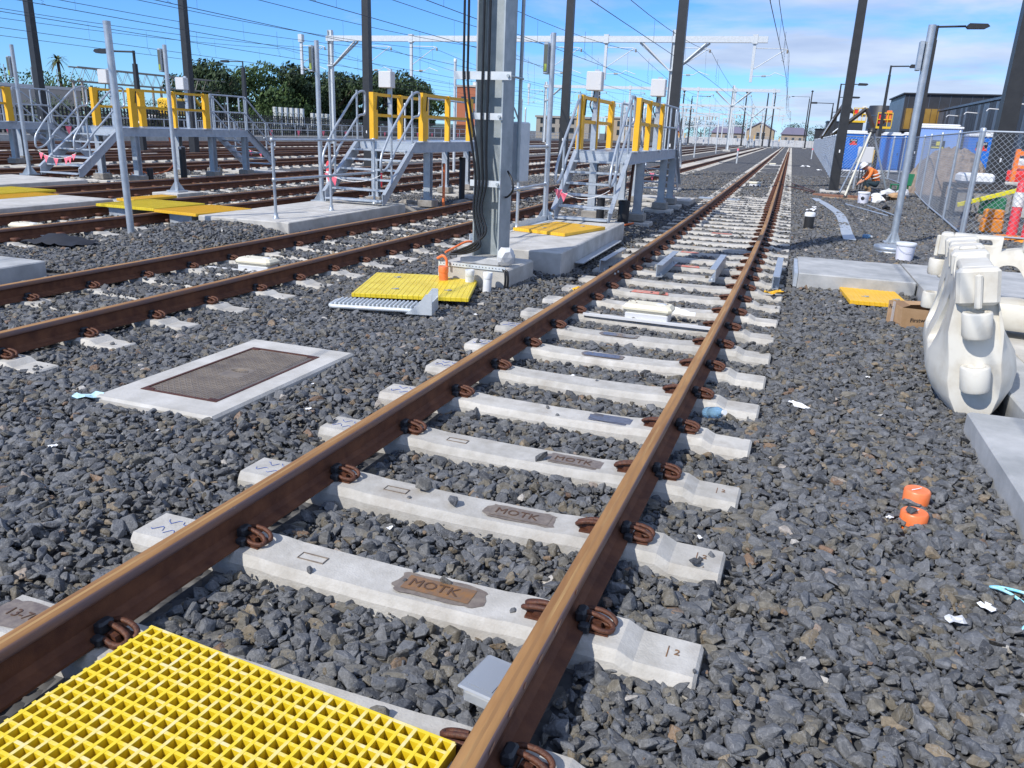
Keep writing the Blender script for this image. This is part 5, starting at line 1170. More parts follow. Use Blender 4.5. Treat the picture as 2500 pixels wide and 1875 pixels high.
# ============================================================ building site behind the fence
def toilet(label, x, y, m, w=1.15, h=2.45, rz=0, roof='pvc_white', sign=1):
    t = thing('portable_toilet', label, 'portable toilet', (x, y, 0), rz, 'portable toilets behind the fence'); d = 1.15
    MB().bevbox(-w/2, w/2, 0, d, .08, h-.22, .03).build('cabin', m, t); MB().bevbox(-w/2-.04, w/2+.04, -.05, d+.04, -.02, .08, .02).build('skid_base', 'pale_grey', t)
    rf = MB().bevbox(-w/2-.03, w/2+.03, -.04, d+.03, h-.22, h-.10, .03).build('roof', roof, t); MB().bevbox(-w/2+.10, w/2-.10, .1, d-.1, h-.10, h, .05).build('roof_dome', roof, rf)
    dr = MB().bevbox(-w/2+.10, w/2-.10, -.035, .0, .16, h-.34, .015).build('door', m, t)
    for k in range(5): MB().bevbox(-w/2+.16, w/2-.16, -.05, -.035, .24+k*.11, .29+k*.11, .006).build('louvre', m, dr)
    for k in range(int(w/.10)): MB().box(-w/2+k*.10+.03, -w/2+k*.10+.08, -.06, -.041, h-.2, h-.12).build('roof_rib', roof, rf)
    MB().bevbox(w/2-.2, w/2-.15, -.06, -.036, 1.05, 1.2, .005).build('door_handle', 'black', dr)
    if sign == 1:
        s = MB().box(-.22, .22, -.040, -.036, 1.62, 1.98).build('sign', 'black', dr); MB().box(-.22, .22, -.044, -.0405, 1.62, 1.72).build('sign_band', 'red', s); MB().lathe([(.11, 0), (.11, .003)], n=16, M=Matrix.Translation((0, -.0405, 1.78)) @ Matrix.Rotation(math.pi/2, 4, 'X') @ Matrix.Scale(.7, 4, (0, 1, 0))).build('sign_disc', 'red', s)
        link('sign_letters', ONS, s, (0, -.045, 1.91), (math.pi/2, 0, 0))
    if sign == 2:
        s = MB().box(-.3, .3, -.040, -.036, 1.62, 2.0).build('sign', 'black', dr); MB().box(-.08, .08, -.044, -.0405, 1.78, 1.96).build('sign_mark', 'yellow_bright', s); MB().box(-.26, .26, -.044, -.0405, 1.65, 1.71).build('sign_mark', 'yellow_bright', s)
    return t
ONS = text_mesh('Onsite', .13, 'paper', .001)
toilet('blue portable toilet with a red and black sign beside the black pole', 4.75, 57, 'toilet_blue', 1.75, 2.5)
toilet('blue portable toilet half hidden behind the tripod', 7.3, 60, 'toilet_blue', 1.25, 2.5, sign=0)
toilet('blue portable toilet between the tripod and the pale blue unit', 8.6, 60.5, 'toilet_blue', 1.2, 2.55, sign=0)
toilet('large pale blue portable unit with a black and yellow sign', 7.65, 44, 'toilet_pale', 1.95, 2.75, sign=2)
toilet('blue portable toilet with a red and black sign beside the orange trestle', 8.75, 40, 'toilet_blue', 1.05, 2.4)
# heap of soil
n_ = 36; vs = []; q = random.Random(5)
for i in range(n_):
    for j in range(n_):
        u, v = i/(n_-1)*2-1, j/(n_-1)*2-1; r_ = math.sqrt(u*u+v*v); h = max(0, 1-r_**2.2)*1.85+(q.uniform(-.09, .09) if r_ < 1 else 0); vs.append((6.95+u*1.75, 35.4+v*2.2, h-.15))
b = MB(); b.add(vs, [(i*n_+j, (i+1)*n_+j, (i+1)*n_+j+1, i*n_+j+1) for i in range(n_-1) for j in range(n_-1)])
tag(b.build('soil_heap', 'soil'), 'rounded heap of brown soil behind the chain link fence', 'soil heap')
# concrete blocks, frame, delineators, tools behind the fence
for k, (x, y, w, h, lb_) in enumerate(((7.7, 29.5, 1.3, .75, 'pale concrete block behind the fence below the orange trestle'), (9.2, 28.8, 1.5, .8, 'pale concrete block behind the broad black pole'), (6.9, 25.5, .9, .5, 'low concrete block behind the chain link panel'))):
    t = thing('concrete_block', lb_, 'concrete block', (x, y, 0)); MB().bevbox(-w/2, w/2, -.3, .3, -.05, h, .03).build('block', 'concrete', t); MB().box(-.1, .1, -.31, -.305, h*.4, h*.7).build('lifting_recess', 'footing', t)
t = thing('orange_trestle', 'orange steel trestle with red machine parts behind the fence', 'trestle', (8.0, 30.5, 0))
MB().box(-.06, .06, -.06, .06, 0, 1.75).build('upright', 'orange', t); MB().box(.64, .76, -.06, .06, 0, 1.75).build('upright', 'orange', t); MB().box(.06, .64, -.06, .06, 1.55, 1.7).build('crossbar', 'orange', t); MB().box(.06, .64, -.05, .05, 1.15, 1.25).build('crossbar', 'orange', t)
t = thing('red_machine', 'red wheeled machine standing behind the orange trestle', 'machine', (8.6, 32, 0)); MB().bevbox(-.7, .9, -.5, .5, .45, 1.05, .12).build('body', 'red', t)
for xx in (-.5, .7): MB().lathe([(.3, -.1), (.36, -.06), (.36, .06), (.3, .1)], n=18, M=Matrix.Translation((xx, -.55, .36)) @ Matrix.Rotation(math.pi/2, 4, 'X')).build('wheel', 'black_pole', t)
MB().bevbox(-.3, .3, -.3, .3, 1.05, 1.45, .08).build('engine_hood', 'pale_grey', t)
t = thing('site_trailer', 'dark steel trailer frame behind the chain link panel', 'trailer', (5.9, 23.6, 0), R(8))
for a in ((-.8, .9, -.05, .05, .75, .85), (-.8, .9, .75, .85, .75, .85)): box_part('side_rail', t, 'boom_dark', *a)
for xx in (-.75, .0, .82): MB().box(xx, xx+.07, .0501, .7499, .755, .845).build('cross_member', 'boom_dark', t)
for xx, yy in ((-.75, 0), (.8, 0), (-.75, .8), (.8, .8)): MB().box(xx-.04, xx+.04, yy-.04, yy+.04, 0, .75).build('leg', 'boom_dark', t)
MB().bevbox(-.6, .2, .1, .7, .86, 1.12, .06).build('wrapped_load', 'paper', t); MB().bevbox(-.7, .7, .05, .75, .1, .7, .05).build('tank', 'footing', t)
t = thing('yellow_plank', 'yellow painted plank leaning behind the chain link fence', 'plank', (5.0, 21.9, .42), R(18)); MB().bevbox(0, 2.0, -.02, .02, -.05, .05, .005, M=Matrix.Rotation(R(-16), 4, 'Y')).build('board', 'yellow_bright', t); MB().bevbox(1.6, 2.0, -.024, .024, -.055, .07, .005, M=Matrix.Rotation(R(-16), 4, 'Y')).build('end_wrap', 'yellow_bright', t)
t = thing('green_crate', 'green crate behind the chain link fence corner', 'crate', (5.85, 22.4, 0)); MB().bevbox(-.25, .25, -.2, .2, .2, .62, .03).build('body', 'green', t); MB().bevbox(-.28, .28, -.22, .22, .0, .195, .03).build('pallet', 'timber', t)
delineator('stout pink and white post behind the chain link panel', 5.55, 18.9, 1.15, 0, 'amber')
delineator('stout pink and white post at the picture end of the chain link panel', 5.75, 18.6, 1.2, 0, 'amber'); bpy.context.view_layer.update()
for o in COL.objects:
    if o.get('category') == 'delineator' and 'chain link' in o['label']: o.scale = (2.0, 2.0, 1)
    if o.get('label') == 'stout pink and white post at the picture end of the chain link panel': o['label'] = 'stout pink and white post farther from the fence corner'
t = thing('amber_crate', 'orange plastic block stacked behind the pink posts', 'block', (5.35, 19.8, 0)); MB().bevbox(-.2, .2, -.15, .15, 0, .3, .03).build('lower_block', 'amber', t); MB().bevbox(-.18, .18, -.14, .14, .301, .5, .03).build('upper_block', 'amber', t)

# lifting booms far behind the toilets
def boom(label, x, y, pts, bx, rot=0):
    t = thing('boom_lift', label, 'boom lift', (x, y, 0))
    P = [Vector(p) for p in pts]
    for a, c in zip(P, P[1:]):
        MB().tube([a, c], .145, 4, smooth=False).build('boom_section', 'boom_dark', t)
    MB().tube([P[0]+Vector((.1, -.22, .2)), (P[0]+P[1])/2+Vector((.0, -.22, .15))], .06, 6).build('ram', 'galv', t)
    e = P[-1]; bk = MB().box(e.x-.5, e.x+.5, -.4, .4, e.z-.55, e.z-.40).build('basket_floor', 'crane_yellow', t)
    for xx in (-.5, -.17, .17, .47): MB().box(e.x+xx, e.x+xx+.05, -.4, -.34, e.z-.40, e.z+.55).build('basket_post', 'crane_yellow', t)
    for zz in (.05, .5): MB().box(e.x-.5, e.x+.52, -.405, -.345, e.z+zz, e.z+zz+.06).build('basket_rail', 'crane_yellow', t)
    MB().bevbox(e.x+.1, e.x+.45, -.3, .2, e.z-.1, e.z+.7, .03).build('control_panel', 'orange' if bx else 'white_wall', t); MB().box(e.x-.45, e.x-.1, -.3, .1, e.z-.2, e.z+.45).build('tool_rack', 'red', t)
    MB().bevbox(P[0].x+1.6, P[0].x+4.0, -.8, .8, .3, 1.3, .15).build('chassis', 'crane_yellow', t)
    for xx in (-.8, .8): MB().lathe([(.45, -.15), (.45, .15)], n=16, M=Matrix.Translation((P[0].x+2.8+xx, -.9, .45)) @ Matrix.Rotation(math.pi/2, 4, 'X')).build('wheel', 'black_pole', t)
boom('dark articulated boom lift with yellow basket behind the toilets', 5.6, 66, [(-1.9, 0, 2.2), (.25, 0, 4.15), (1.0, 0, 2.7), (1.55, 0, 3.35)], 1)
boom('dark articulated boom lift partly hidden by the black pole', 4.4, 72, [(-1.2, 0, 2.0), (.25, 0, 4.8), (.75, 0, 4.2), (1.45, 0, 3.85)], 0)
for o in COL.objects:
    if o.get('label', '').startswith('broad black pole'): pass

# people
def person(label, loc, rz, joints, chains, mats, helmet=None, head=None):
    """joints: name -> (x,y,z,r); chains: list of edges; one skinned body"""
    t = thing('person', label, 'person', loc, rz)
    names = list(joints); me = bpy.data.meshes.new('body'); me.from_pydata([joints[n][:3] for n in names], [(names.index(a), names.index(b_)) for a, b_ in chains], [])
    o = bpy.data.objects.new('body', me); COL.objects.link(o)
    sk = o.modifiers.new('skin', 'SKIN'); sd2 = o.modifiers.new('sub', 'SUBSURF'); sd2.levels = 2; sd2.render_levels = 2
    for i, n in enumerate(names):
        v = me.skin_vertices[0].data[i]; r_ = joints[n][3]; v.radius = (r_, r_) if not isinstance(r_, tuple) else r_; v.use_root = (i == 0)
    dg = bpy.context.evaluated_depsgraph_get(); dg.update(); nm = bpy.data.meshes.new_from_object(o.evaluated_get(dg)); bpy.data.objects.remove(o)
    nm.materials.clear()
    for k in ('orange', 'navy', 'skin', 'boot', 'reflective'): nm.materials.append(MATS[k])
    for p in nm.polygons:
        c = p.center; best = min(names, key=lambda n: (Vector(joints[n][:3])-c).length-(.0 if not isinstance(joints[n][3], tuple) else 0)); p.material_index = mats.get(best, 0); p.use_smooth = True
    bo = link('body', nm, t)
    if head:
        hx, hy, hz, yaw = head; Mh = Matrix.Translation((hx, hy, hz)) @ Matrix.Rotation(yaw, 4, 'Z')
        MB().lathe([(.02, .125), (.07, .115), (.115, .075), (.13, .02), (.135, .0), (.17, -.01), (.17, -.02), (.10, -.02)][::-1], n=16, M=Mh @ Matrix.Rotation(helmet, 4, 'Y') @ Matrix.Translation((0, 0, .035))).build('helmet', 'pvc_white', t)
        for s in (-1, 1): MB().lathe([(.0, -.012), (.012, 0), (.0, .012)], n=8, M=Mh @ Matrix.Rotation(helmet, 4, 'Y') @ Matrix.Translation((.098, s*.035, .0))).build('eye', 'black', t)
        MB().tube([(.09, 0, -.005), (.125, 0, -.04), (.10, 0, -.05)], .014, 6).build('nose', 'skin', t).matrix_local = Mh @ Matrix.Rotation(helmet, 4, 'Y')
        MB().tube([(.095, -.025, -.08), (.105, 0, -.082), (.095, .025, -.08)], .006, 5).build('mouth', 'clip_rust', t).matrix_local = Mh @ Matrix.Rotation(helmet, 4, 'Y')
    return t
O_, NV, SK, BT, RF = 0, 1, 2, 3, 4
# crouching worker, facing -x, bent over the ground
J = {'pelvis': (.10, 0, .36, .15), 'waist': (.10, 0, .55, .15), 'chest': (-.02, 0, .74, .17), 'upper': (-.12, 0, .88, .15), 'neck': (-.24, 0, .93, .06), 'head': (-.34, 0, .93, .095), 'chin': (-.41, 0, .87, .07),
     'lsh': (-.12, .19, .86, .075), 'lel': (-.25, .24, .60, .055), 'lwr': (-.40, .14, .42, .04), 'lhand': (-.46, .10, .36, .042), 'rsh': (-.12, -.19, .86, .075), 'rel': (-.22, -.25, .58, .055), 'rwr': (-.42, -.14, .42, .04), 'rhand': (-.49, -.10, .37, .042),
     'lhip': (.10, .11, .34, .11), 'lkn': (-.28, .17, .46, .075), 'lan': (-.12, .16, .10, .05), 'ltoe': (-.30, .17, .05, .05), 'rhip': (.10, -.11, .34, .11), 'rkn': (-.26, -.17, .42, .075), 'ran': (-.06, -.16, .10, .05), 'rtoe': (-.24, -.17, .05, .05)}
CH = [('pelvis', 'waist'), ('waist', 'chest'), ('chest', 'upper'), ('upper', 'neck'), ('neck', 'head'), ('head', 'chin'), ('upper', 'lsh'), ('lsh', 'lel'), ('lel', 'lwr'), ('lwr', 'lhand'), ('upper', 'rsh'), ('rsh', 'rel'), ('rel', 'rwr'), ('rwr', 'rhand'),
      ('pelvis', 'lhip'), ('lhip', 'lkn'), ('lkn', 'lan'), ('lan', 'ltoe'), ('pelvis', 'rhip'), ('rhip', 'rkn'), ('rkn', 'ran'), ('ran', 'rtoe')]
def fingers(J, CH, hand, d, side):
    hx, hy, hz, _ = J[hand]
    for k in range(4):
        a, b_ = '%sf%da' % (hand, k), '%sf%db' % (hand, k); oy = (k-1.5)*.022; ln = (.85, 1, .95, .75)[k]
        J[a] = (hx+d[0]*.05*ln, hy+oy, hz+d[2]*.05*ln, .011); J[b_] = (hx+d[0]*.075*ln, hy+oy, hz+d[2]*.075*ln-.028, .009); CH += [(hand, a), (a, b_)]
    a, b_ = hand+'ta', hand+'tb'; J[a] = (hx+d[0]*.012, hy-side*.05, hz-.012, .012); J[b_] = (hx+d[0]*.04, hy-side*.055, hz-.035, .010); CH += [(hand, a), (a, b_)]
fingers(J, CH, 'lhand', (-1, 0, -.6), 1); fingers(J, CH, 'rhand', (-1, 0, -.6), -1)
MT = {n: O_ for n in J}; MT.update({n: NV for n in ('pelvis', 'lhip', 'lkn', 'rhip', 'rkn')}); MT.update({n: BT for n in ('lan', 'ltoe', 'ran', 'rtoe')}); MT.update({n: SK for n in J if 'hand' in n or n in ('head', 'chin', 'neck', 'lwr', 'rwr')})
pw = person('person in an orange shirt and white helmet crouching over the ground', (4.02, 32.5, -.02), R(8), J, CH, MT, R(30)*-1+R(60)*0, None)
Mh = Matrix.Translation((-.37, 0, .94)) @ Matrix.Rotation(math.pi, 4, 'Z') @ Matrix.Rotation(R(42), 4, 'Y')
MB().lathe([(.10, -.02), (.165, -.02), (.165, -.008), (.132, .0), (.128, .03), (.112, .085), (.07, .12), (.02, .132)], n=18, M=Mh @ Matrix.Translation((-.01, 0, .055))).build('helmet', 'pvc_white', pw)
for s in (-1, 1): MB().lathe([(.001, -.013), (.013, 0), (.001, .013)], n=8, M=Mh @ Matrix.Translation((.088, s*.035, .0))).build('eye', 'black', pw)
nose = MB().tube([(.085, 0, .0), (.118, 0, -.035), (.09, 0, -.045)], .014, 6); nose.v = [tuple(Mh @ Vector(p)) for p in nose.v]; nose.build('nose', 'skin', pw)
for s in (-1, 1):
    er = MB().tube([(0, s*.098, .015), (-.012, s*.108, -.01), (0, s*.10, -.035)], .014, 6); er.v = [tuple(Mh @ Vector(p)) for p in er.v]; er.build('ear', 'skin', pw)
for z_, rr, x_ in ((.60, .205, .065), (.70, .215, .01)):
    MB().tube([(x_+rr*.80*math.cos(a), rr*1.0*math.sin(a), z_+.06*math.cos(a)) for a in np.linspace(0, 2*math.pi, 20)[:-1]], .021, 6, closed=True).build('reflective_band', 'reflective', pw)
# standing worker behind the fence
J = {'pelvis': (0, 0, .92, .14), 'waist': (0, 0, 1.08, .14), 'chest': (-.03, 0, 1.28, .165), 'upper': (-.05, 0, 1.44, .14), 'neck': (-.06, 0, 1.54, .055), 'head': (-.09, 0, 1.64, .095), 'chin': (-.13, 0, 1.58, .07),
     'lsh': (-.05, .19, 1.42, .075), 'lel': (-.10, .26, 1.16, .055), 'lwr': (-.30, .22, 1.06, .04), 'lhand': (-.37, .20, 1.06, .042), 'rsh': (-.05, -.19, 1.42, .075), 'rel': (-.10, -.26, 1.16, .055), 'rwr': (-.30, -.2, 1.08, .04), 'rhand': (-.37, -.18, 1.08, .042),
     'lhip': (0, .10, .88, .105), 'lkn': (-.02, .11, .48, .07), 'lan': (.02, .11, .09, .05), 'ltoe': (-.14, .12, .05, .05), 'rhip': (0, -.10, .88, .105), 'rkn': (-.02, -.11, .48, .07), 'ran': (.02, -.11, .09, .05), 'rtoe': (-.14, -.12, .05, .05)}
CH = [c for c in CH if 'handf' not in c[0]+c[1] and 'handt' not in c[0]+c[1]]
fingers(J, CH, 'lhand', (-1, 0, -.2), 1); fingers(J, CH, 'rhand', (-1, 0, -.2), -1)
p2w = person('person in an orange shirt standing behind the chain link fence', (9.5, 33.6, 0), R(20), J, CH, MT)
MB().lathe([(.10, 1.70), (.165, 1.70), (.165, 1.712), (.132, 1.72), (.128, 1.75), (.112, 1.80), (.07, 1.835), (.02, 1.845)], -.09, 0, 18).build('helmet', 'pvc_white', p2w)
for s in (-1, 1): MB().lathe([(.001, 1.637), (.013, 1.65), (.001, 1.663)], -.178, s*.035, 8).build('eye', 'black', p2w)
MB().tube([(-.175, 0, 1.65), (-.215, 0, 1.61), (-.18, 0, 1.60)], .014, 6).build('nose', 'skin', p2w)
for z_ in (1.12, 1.24): MB().tube([(-.02+.185*math.cos(a), .185*math.sin(a), z_) for a in np.linspace(0, 2*math.pi, 20)[:-1]], .02, 6, closed=True).build('reflective_band', 'reflective', p2w)

# tripod with white ruled leg
t = thing('tall_tripod', 'tall tripod with one white marked leg over the work place', 'tripod', (3.55, 30.3, 0))
apex = Vector((.0, .3, 2.1))
for k, (fx, fy, m) in enumerate(((-.66, -1.5, 'wood_pale'), (-.72, .5, 'galv'), (.90, .9, 'galv'))):
    MB().tube([Vector((fx, fy, 0)), apex+Vector((fx, fy, 0))*.06], .036, 6).build('leg', m, t)
    MB().lathe([(.05, 0), (.05, .05), (.01, .1)], fx, fy, 8).build('foot', 'black', t)
    if k == 0:
        for j in range(14): p = Vector((fx, fy, 0)).lerp(apex, .55+.03*j); MB().box(-.02, .02, -.045, -.037, -.012, .012, M=Matrix.Translation(p)).build('leg_mark', 'black', t)
MB().lathe([(.12, 0), (.14, .05), (.10, .12), (.05, .18)], n=12, M=Matrix.Translation(apex-Vector((0, 0, .02)))).build('head', 'black_pole', t); MB().tube([apex+Vector((-.15, 0, .12)), apex+Vector((.15, 0, .12))], .03, 6).build('pulley_bar', 'black', t)
# electrical cabinet on legs
t = thing('electrical_cabinet', 'grey electrical cabinet on a steel frame behind the crouching worker', 'cabinet', (3.78, 34.6, 0)); MB().bevbox(-.28, .28, -.1, .12, 1.02, 1.62, .015).build('case', 'pale_grey', t); MB().box(-.26, .26, -.108, -.1005, 1.04, 1.60).build('door', 'pale_grey', t)
for x in (-.24, .24): MB().box(x-.03, x+.03, -.03, .03, 0, 1.02).build('leg', 'galv', t)
for k in range(3): MB().tube(fillet([(-.1+.1*k, 0, 1.02), (-.12+.12*k, -.03, .5), (-.1+.1*k, 0, 0)], .2, 4), .02, 6).build('cable', 'cable', t)
# planks, tools and clutter round the worker
for k, (x0, y0, x1, y1, w, m, lb_, z) in enumerate(((1.95, 29.2, 2.95, 29.0, .45, 'timber_red', 'broad weathered board at the foot of the black pole', .1), (2.2, 28.4, 4.1, 28.2, .18, 'timber', 'long pale plank in front of the tripod', .06), (3.0, 28.9, 4.0, 28.7, .15, 'timber_red', 'reddish plank behind the white bucket', .12))):
    d = math.hypot(x1-x0, y1-y0); t = thing('plank', lb_, 'plank', (x0, y0, -.02), math.atan2(y1-y0, x1-x0)); MB().bevbox(0, d, -w/2, w/2, 0, z, .008).build('board', m, t); MB().box(.1, .14, -w/2-.003, w/2+.003, z*.1, z+.004).build('batten', m, t)
for k, (a, c, lb_) in enumerate((((2.75, 25.6, .03), (3.55, 22.2, .03), 'thin grey rod lying on the ballast, the longer one'), ((3.35, 25.6, .03), (3.75, 22.4, .03), 'thin grey rod lying on the ballast, the shorter one'), ((1.25, 36, .04), (2.0, 30, .10), 'rusty rod pointing from the track to the board'), ((1.1, 33.5, .04), (1.95, 29.8, .08), 'rusty rod from the sleeper end to the board'))):
    tag(MB().tube([a, c], .02, 6).build('steel_rod', 'galv' if k < 2 else 'clip_rust'), lb_, 'rod')
t = thing('red_folder', 'red bucket lying on its side beside the tripod leg', 'bucket', (4.35, 31.3, .10)); MB().lathe([(.11, 0), (.15, .28), (.145, .285), (.10, .02)], n=16, M=Matrix.Rotation(R(100), 4, 'Y')).build('pail', 'red', t); t.name = 'red_bucket'; MB().tube([(.25, -.14, .0), (.36, 0, -.04), (.25, .14, 0)], .006, 5).build('handle', 'galv', t)
t = thing('green_chair', 'dark green plastic chair against the fence behind the tripod', 'chair', (4.75, 31.0, 0), R(-60)); MB().bevbox(-.22, .22, -.22, .22, .40, .44, .01).build('seat', 'green', t); MB().bevbox(-.22, .22, .19, .23, .44, .85, .012, M=Matrix.Rotation(R(-10), 4, 'X')).build('backrest', 'green', t)
for x in (-.19, .19):
    for y in (-.19, .19): MB().box(x-.02, x+.02, y-.02, y+.02, 0, .40).build('leg', 'green', t)
q = random.Random(77)
CLT = ['clear plastic wrap heap beside the worker', 'tan sack lying beside the tripod leg', 'small black tool case beside the tan sack', 'white plastic jug near the tripod foot', 'tangle of white cable in front of the long plank', 'grey plastic offcuts beneath the green chair', 'black camera-like tool on the ballast by the rods']
CLT[6] = 'black hand tool lying on the ballast by the rods'
for k, (x, y, s, m, nm) in enumerate(((4.3, 29.8, .5, 'pale_grey', 'plastic_wrap'), (4.45, 28.9, .42, 'cardboard', 'sack'), (4.1, 28.7, .3, 'black', 'tool_case'), (3.95, 29.6, .28, 'pvc_white', 'jug'), (3.75, 27.2, .4, 'tape_white', 'cable_tangle'), (4.8, 30.3, .5, 'pale_grey', 'plastic_offcut'), (3.75, 24.6, .22, 'black', 'hand_tool'))):
    bm = bmesh.new(); bmesh.ops.create_icosphere(bm, subdivisions=2, radius=s/2)
    for v in bm.verts: v.co = Vector((v.co.x*1.3, v.co.y, v.co.z*.75))*q.uniform(.72, 1.2)
    me = bpy.data.meshes.new(nm); bm.to_mesh(me); bm.free(); me.materials.append(MATS[m]); tag(link(nm, me, None, (x, y, s*.28), (0, 0, q.uniform(0, 3))), CLT[k], nm.replace('_', ' '))

# black and gold building
t = thing('workshop_building', 'black clad workshop building with a gold panel', 'building', (10.4, 85, 0))
MB().box(0, 14, 0, 12, 0, 6.2).build('wall', 'clad_black', t)
for k in range(14): MB().box(-.06, -.001, k*.86+.02, k*.86+.80, .1, 5.9).build('cladding_panel', 'clad_blue', t)
MB().box(-.2, 14.2, -.2, 12.2, 6.2, 6.32).build('parapet', 'clad_black', t)
gp = MB().box(.15, 4.4, -.55, -.001, 3.15, 4.95).build('gold_bay', 'clad_gold', t)
for k in range(9): MB().box(.15+k*.53, .18+k*.53, -.58, -.551, 3.15, 4.95).build('panel_joint', 'clad_black', gp)
for k in range(16): MB().box(k*.87+.3, k*.87+.33, -.03, -.001, 5.0, 6.15).build('panel_joint', 'clad_blue', t)
MB().box(.1, 4.5, -.6, .0, 2.95, 3.14).build('bay_soffit', 'clad_black', gp)
t = thing('long_shed', 'long blue grey ribbed shed with lamps along its wall', 'building', (13.0, 40, 0))
MB().box(0, 12, 0, 42, 0, 4.65).build('wall', 'clad_black', t)
q = random.Random(3)
for k in range(46): MB().box(-.10, -.001, k*.9+.05, k*.9+.85, .2, 4.55).build('cladding_panel', 'clad_blue' if q.random() < .55 else 'clad_black', t)
for k in range(5):
    MB().box(-.13, -.101, 6+k*7.5, 7.2+k*7.5, 1.2, 2.3).build('window', 'glass_dark', t); MB().tube(fillet([(0, 4+k*7, 4.0), (-.8, 4+k*7, 4.05), (-.9, 4+k*7, 3.9)], .1, 3), .04, 6).build('wall_lamp', 'pale_grey', t)
MB().box(-.15, 12, -.1, 42.1, 4.65, 4.8).build('roof_edge', 'clad_blue', t)
wf = MB().box(-.16, -.102, 16, 17.1, 2.6, 3.9).build('window', 'glass_dark', t)
for zz in (2.6, 3.2, 3.85): MB().box(-.19, -.161, 15.95, 17.15, zz, zz+.07).build('window_frame', 'white_wall', wf)
t = thing('round_tank', 'dark round ended building behind the boom lifts', 'building', (11.8, 120, 0)); MB().lathe([(1.7, 0), (1.7, 6.4), (1.62, 6.5)], n=32).build('wall', 'clad_black', t)
for z in (3.4, 4.3, 5.2): MB().lathe([(1.72, z), (1.72, z+.12)], n=32).build('band', 'clad_blue', t)
t = thing('dark_shed', 'dark shed beside the far fence end', 'building', (8.6, 215, 0)); MB().box(0, 8, 0, 12, 0, 6.4).build('wall', 'clad_black', t); MB().box(-.2, 8.2, -.2, 12.2, 6.4, 6.6).build('roof', 'clad_blue', t)
t = thing('dark_shed', 'small dark shed left of the larger dark shed', 'building', (6.6, 235, 0)); MB().box(0, 2.2, 0, 6, 0, 4.8).build('wall', 'clad_black', t); MB().box(-.2, 2.4, -.2, 6.2, 4.8, 5.0).build('roof', 'black', t)

# houses at the end of the track
t = thing('cream_house', 'cream gabled house at the far end of the yard', 'house', (-8.2, 255, 0)); b = MB(); b.prism([(-3.9, 0), (3.9, 0), (3.9, 4.4), (0, 6.6), (-3.9, 4.4)], 'y', 0, 12); b.build('wall', 'render_cream', t)
rf = MB().prism([(-4.4, 4.25), (0, 6.75), (4.4, 4.25), (4.4, 4.0), (0, 6.5), (-4.4, 4.0)][::-1], 'y', -.3, 12.3).build('roof', 'roof_purple', t)
for x in (-1.0, .6): w_ = MB().box(x, x+.8, -.06, -.002, 1.8, 3.6).build('window', 'glass_dark', t); MB().box(x-.08, x+.88, -.09, -.061, 3.6, 3.7).build('window_head', 'white_wall', w_)
MB().box(-.25, .25, -.05, -.002, 5.0, 5.6).build('vent', 'glass_dark', t)
for x, w, h, m, lb_ in ((-2.4, 7.5, 5.6, 'roof_purple', 'house with a purple grey roof right of the cream house'), (-24, 10, 5.2, 'roof_purple', 'grey roofed house behind the distant gantries'), (-48, 14, 5.5, 'brick_wall', 'brown brick house left of the distant gantries')):
    t = thing('far_house', lb_, 'house', (x, 275, 0)); MB().box(0, w, 0, 8, 0, h*.62).build('wall', 'render_cream' if m == 'roof_purple' else m, t); MB().prism([(-.4, h*.62), (w+.4, h*.62), (w*.85, h), (w*.15, h)], 'y', -.4, 8.4).build('roof', 'roof_purple', t)
    for k in range(3): MB().box(w*(.15+.28*k), w*(.15+.28*k)+w*.1, -.06, -.002, 1.2, 2.6).build('window', 'glass_dark', t)
t = thing('far_boundary_wall', 'pale panel wall across the end of the yard', 'wall', (-40, 236, 0))
for k in range(22): MB().bevbox(k*2.2, k*2.2+2.15, 0, .15, 0, 1.75, .02).build('panel', 'white_wall', t)
fence('mesh fence across the far end of the yard', [(-30+k*5, 222) for k in range(9)], 2.4, r=.006)

# red brick block and low buildings behind the trees
t = thing('brick_building', 'square red brick building behind the mast', 'building', (-78, 190, 0)); MB().box(0, 9, 0, 9, 0, 11.2).build('wall', 'brick_wall', t); MB().box(-.2, 9.2, -.2, 9.2, 11.2, 11.6).build('parapet', 'retaining', t); MB().box(3, 6, 3, 6, 11.6, 12.6).build('plant_room', 'white_wall', t)
for k in range(3): MB().box(1.2+k*2.6, 2.4+k*2.6, -.05, -.002, 7.5, 9).build('window', 'glass_dark', t)
for k, (x, y, w, h, m, lb_) in enumerate(((-62, 205, 14, 5.0, 'footing', 'long grey flat roofed building beside the red brick block'), (-46, 215, 12, 5.5, 'render_cream', 'sandy coloured building behind the first platform gates'))):
    t = thing('far_building', lb_, 'building', (x, y, 0)); MB().box(0, w, 0, 9, 0, h).build('wall', m, t); MB().box(-.3, w+.3, -.3, 9.3, h, h+.5).build('roof', 'footing', t)
    for j in range(5):
        for z in (1.4, 3.6): MB().box(w*.08+j*w*.18, w*.08+j*w*.18+w*.1, -.06, -.002, z, z+1.3).build('window', 'glass_dark', t)

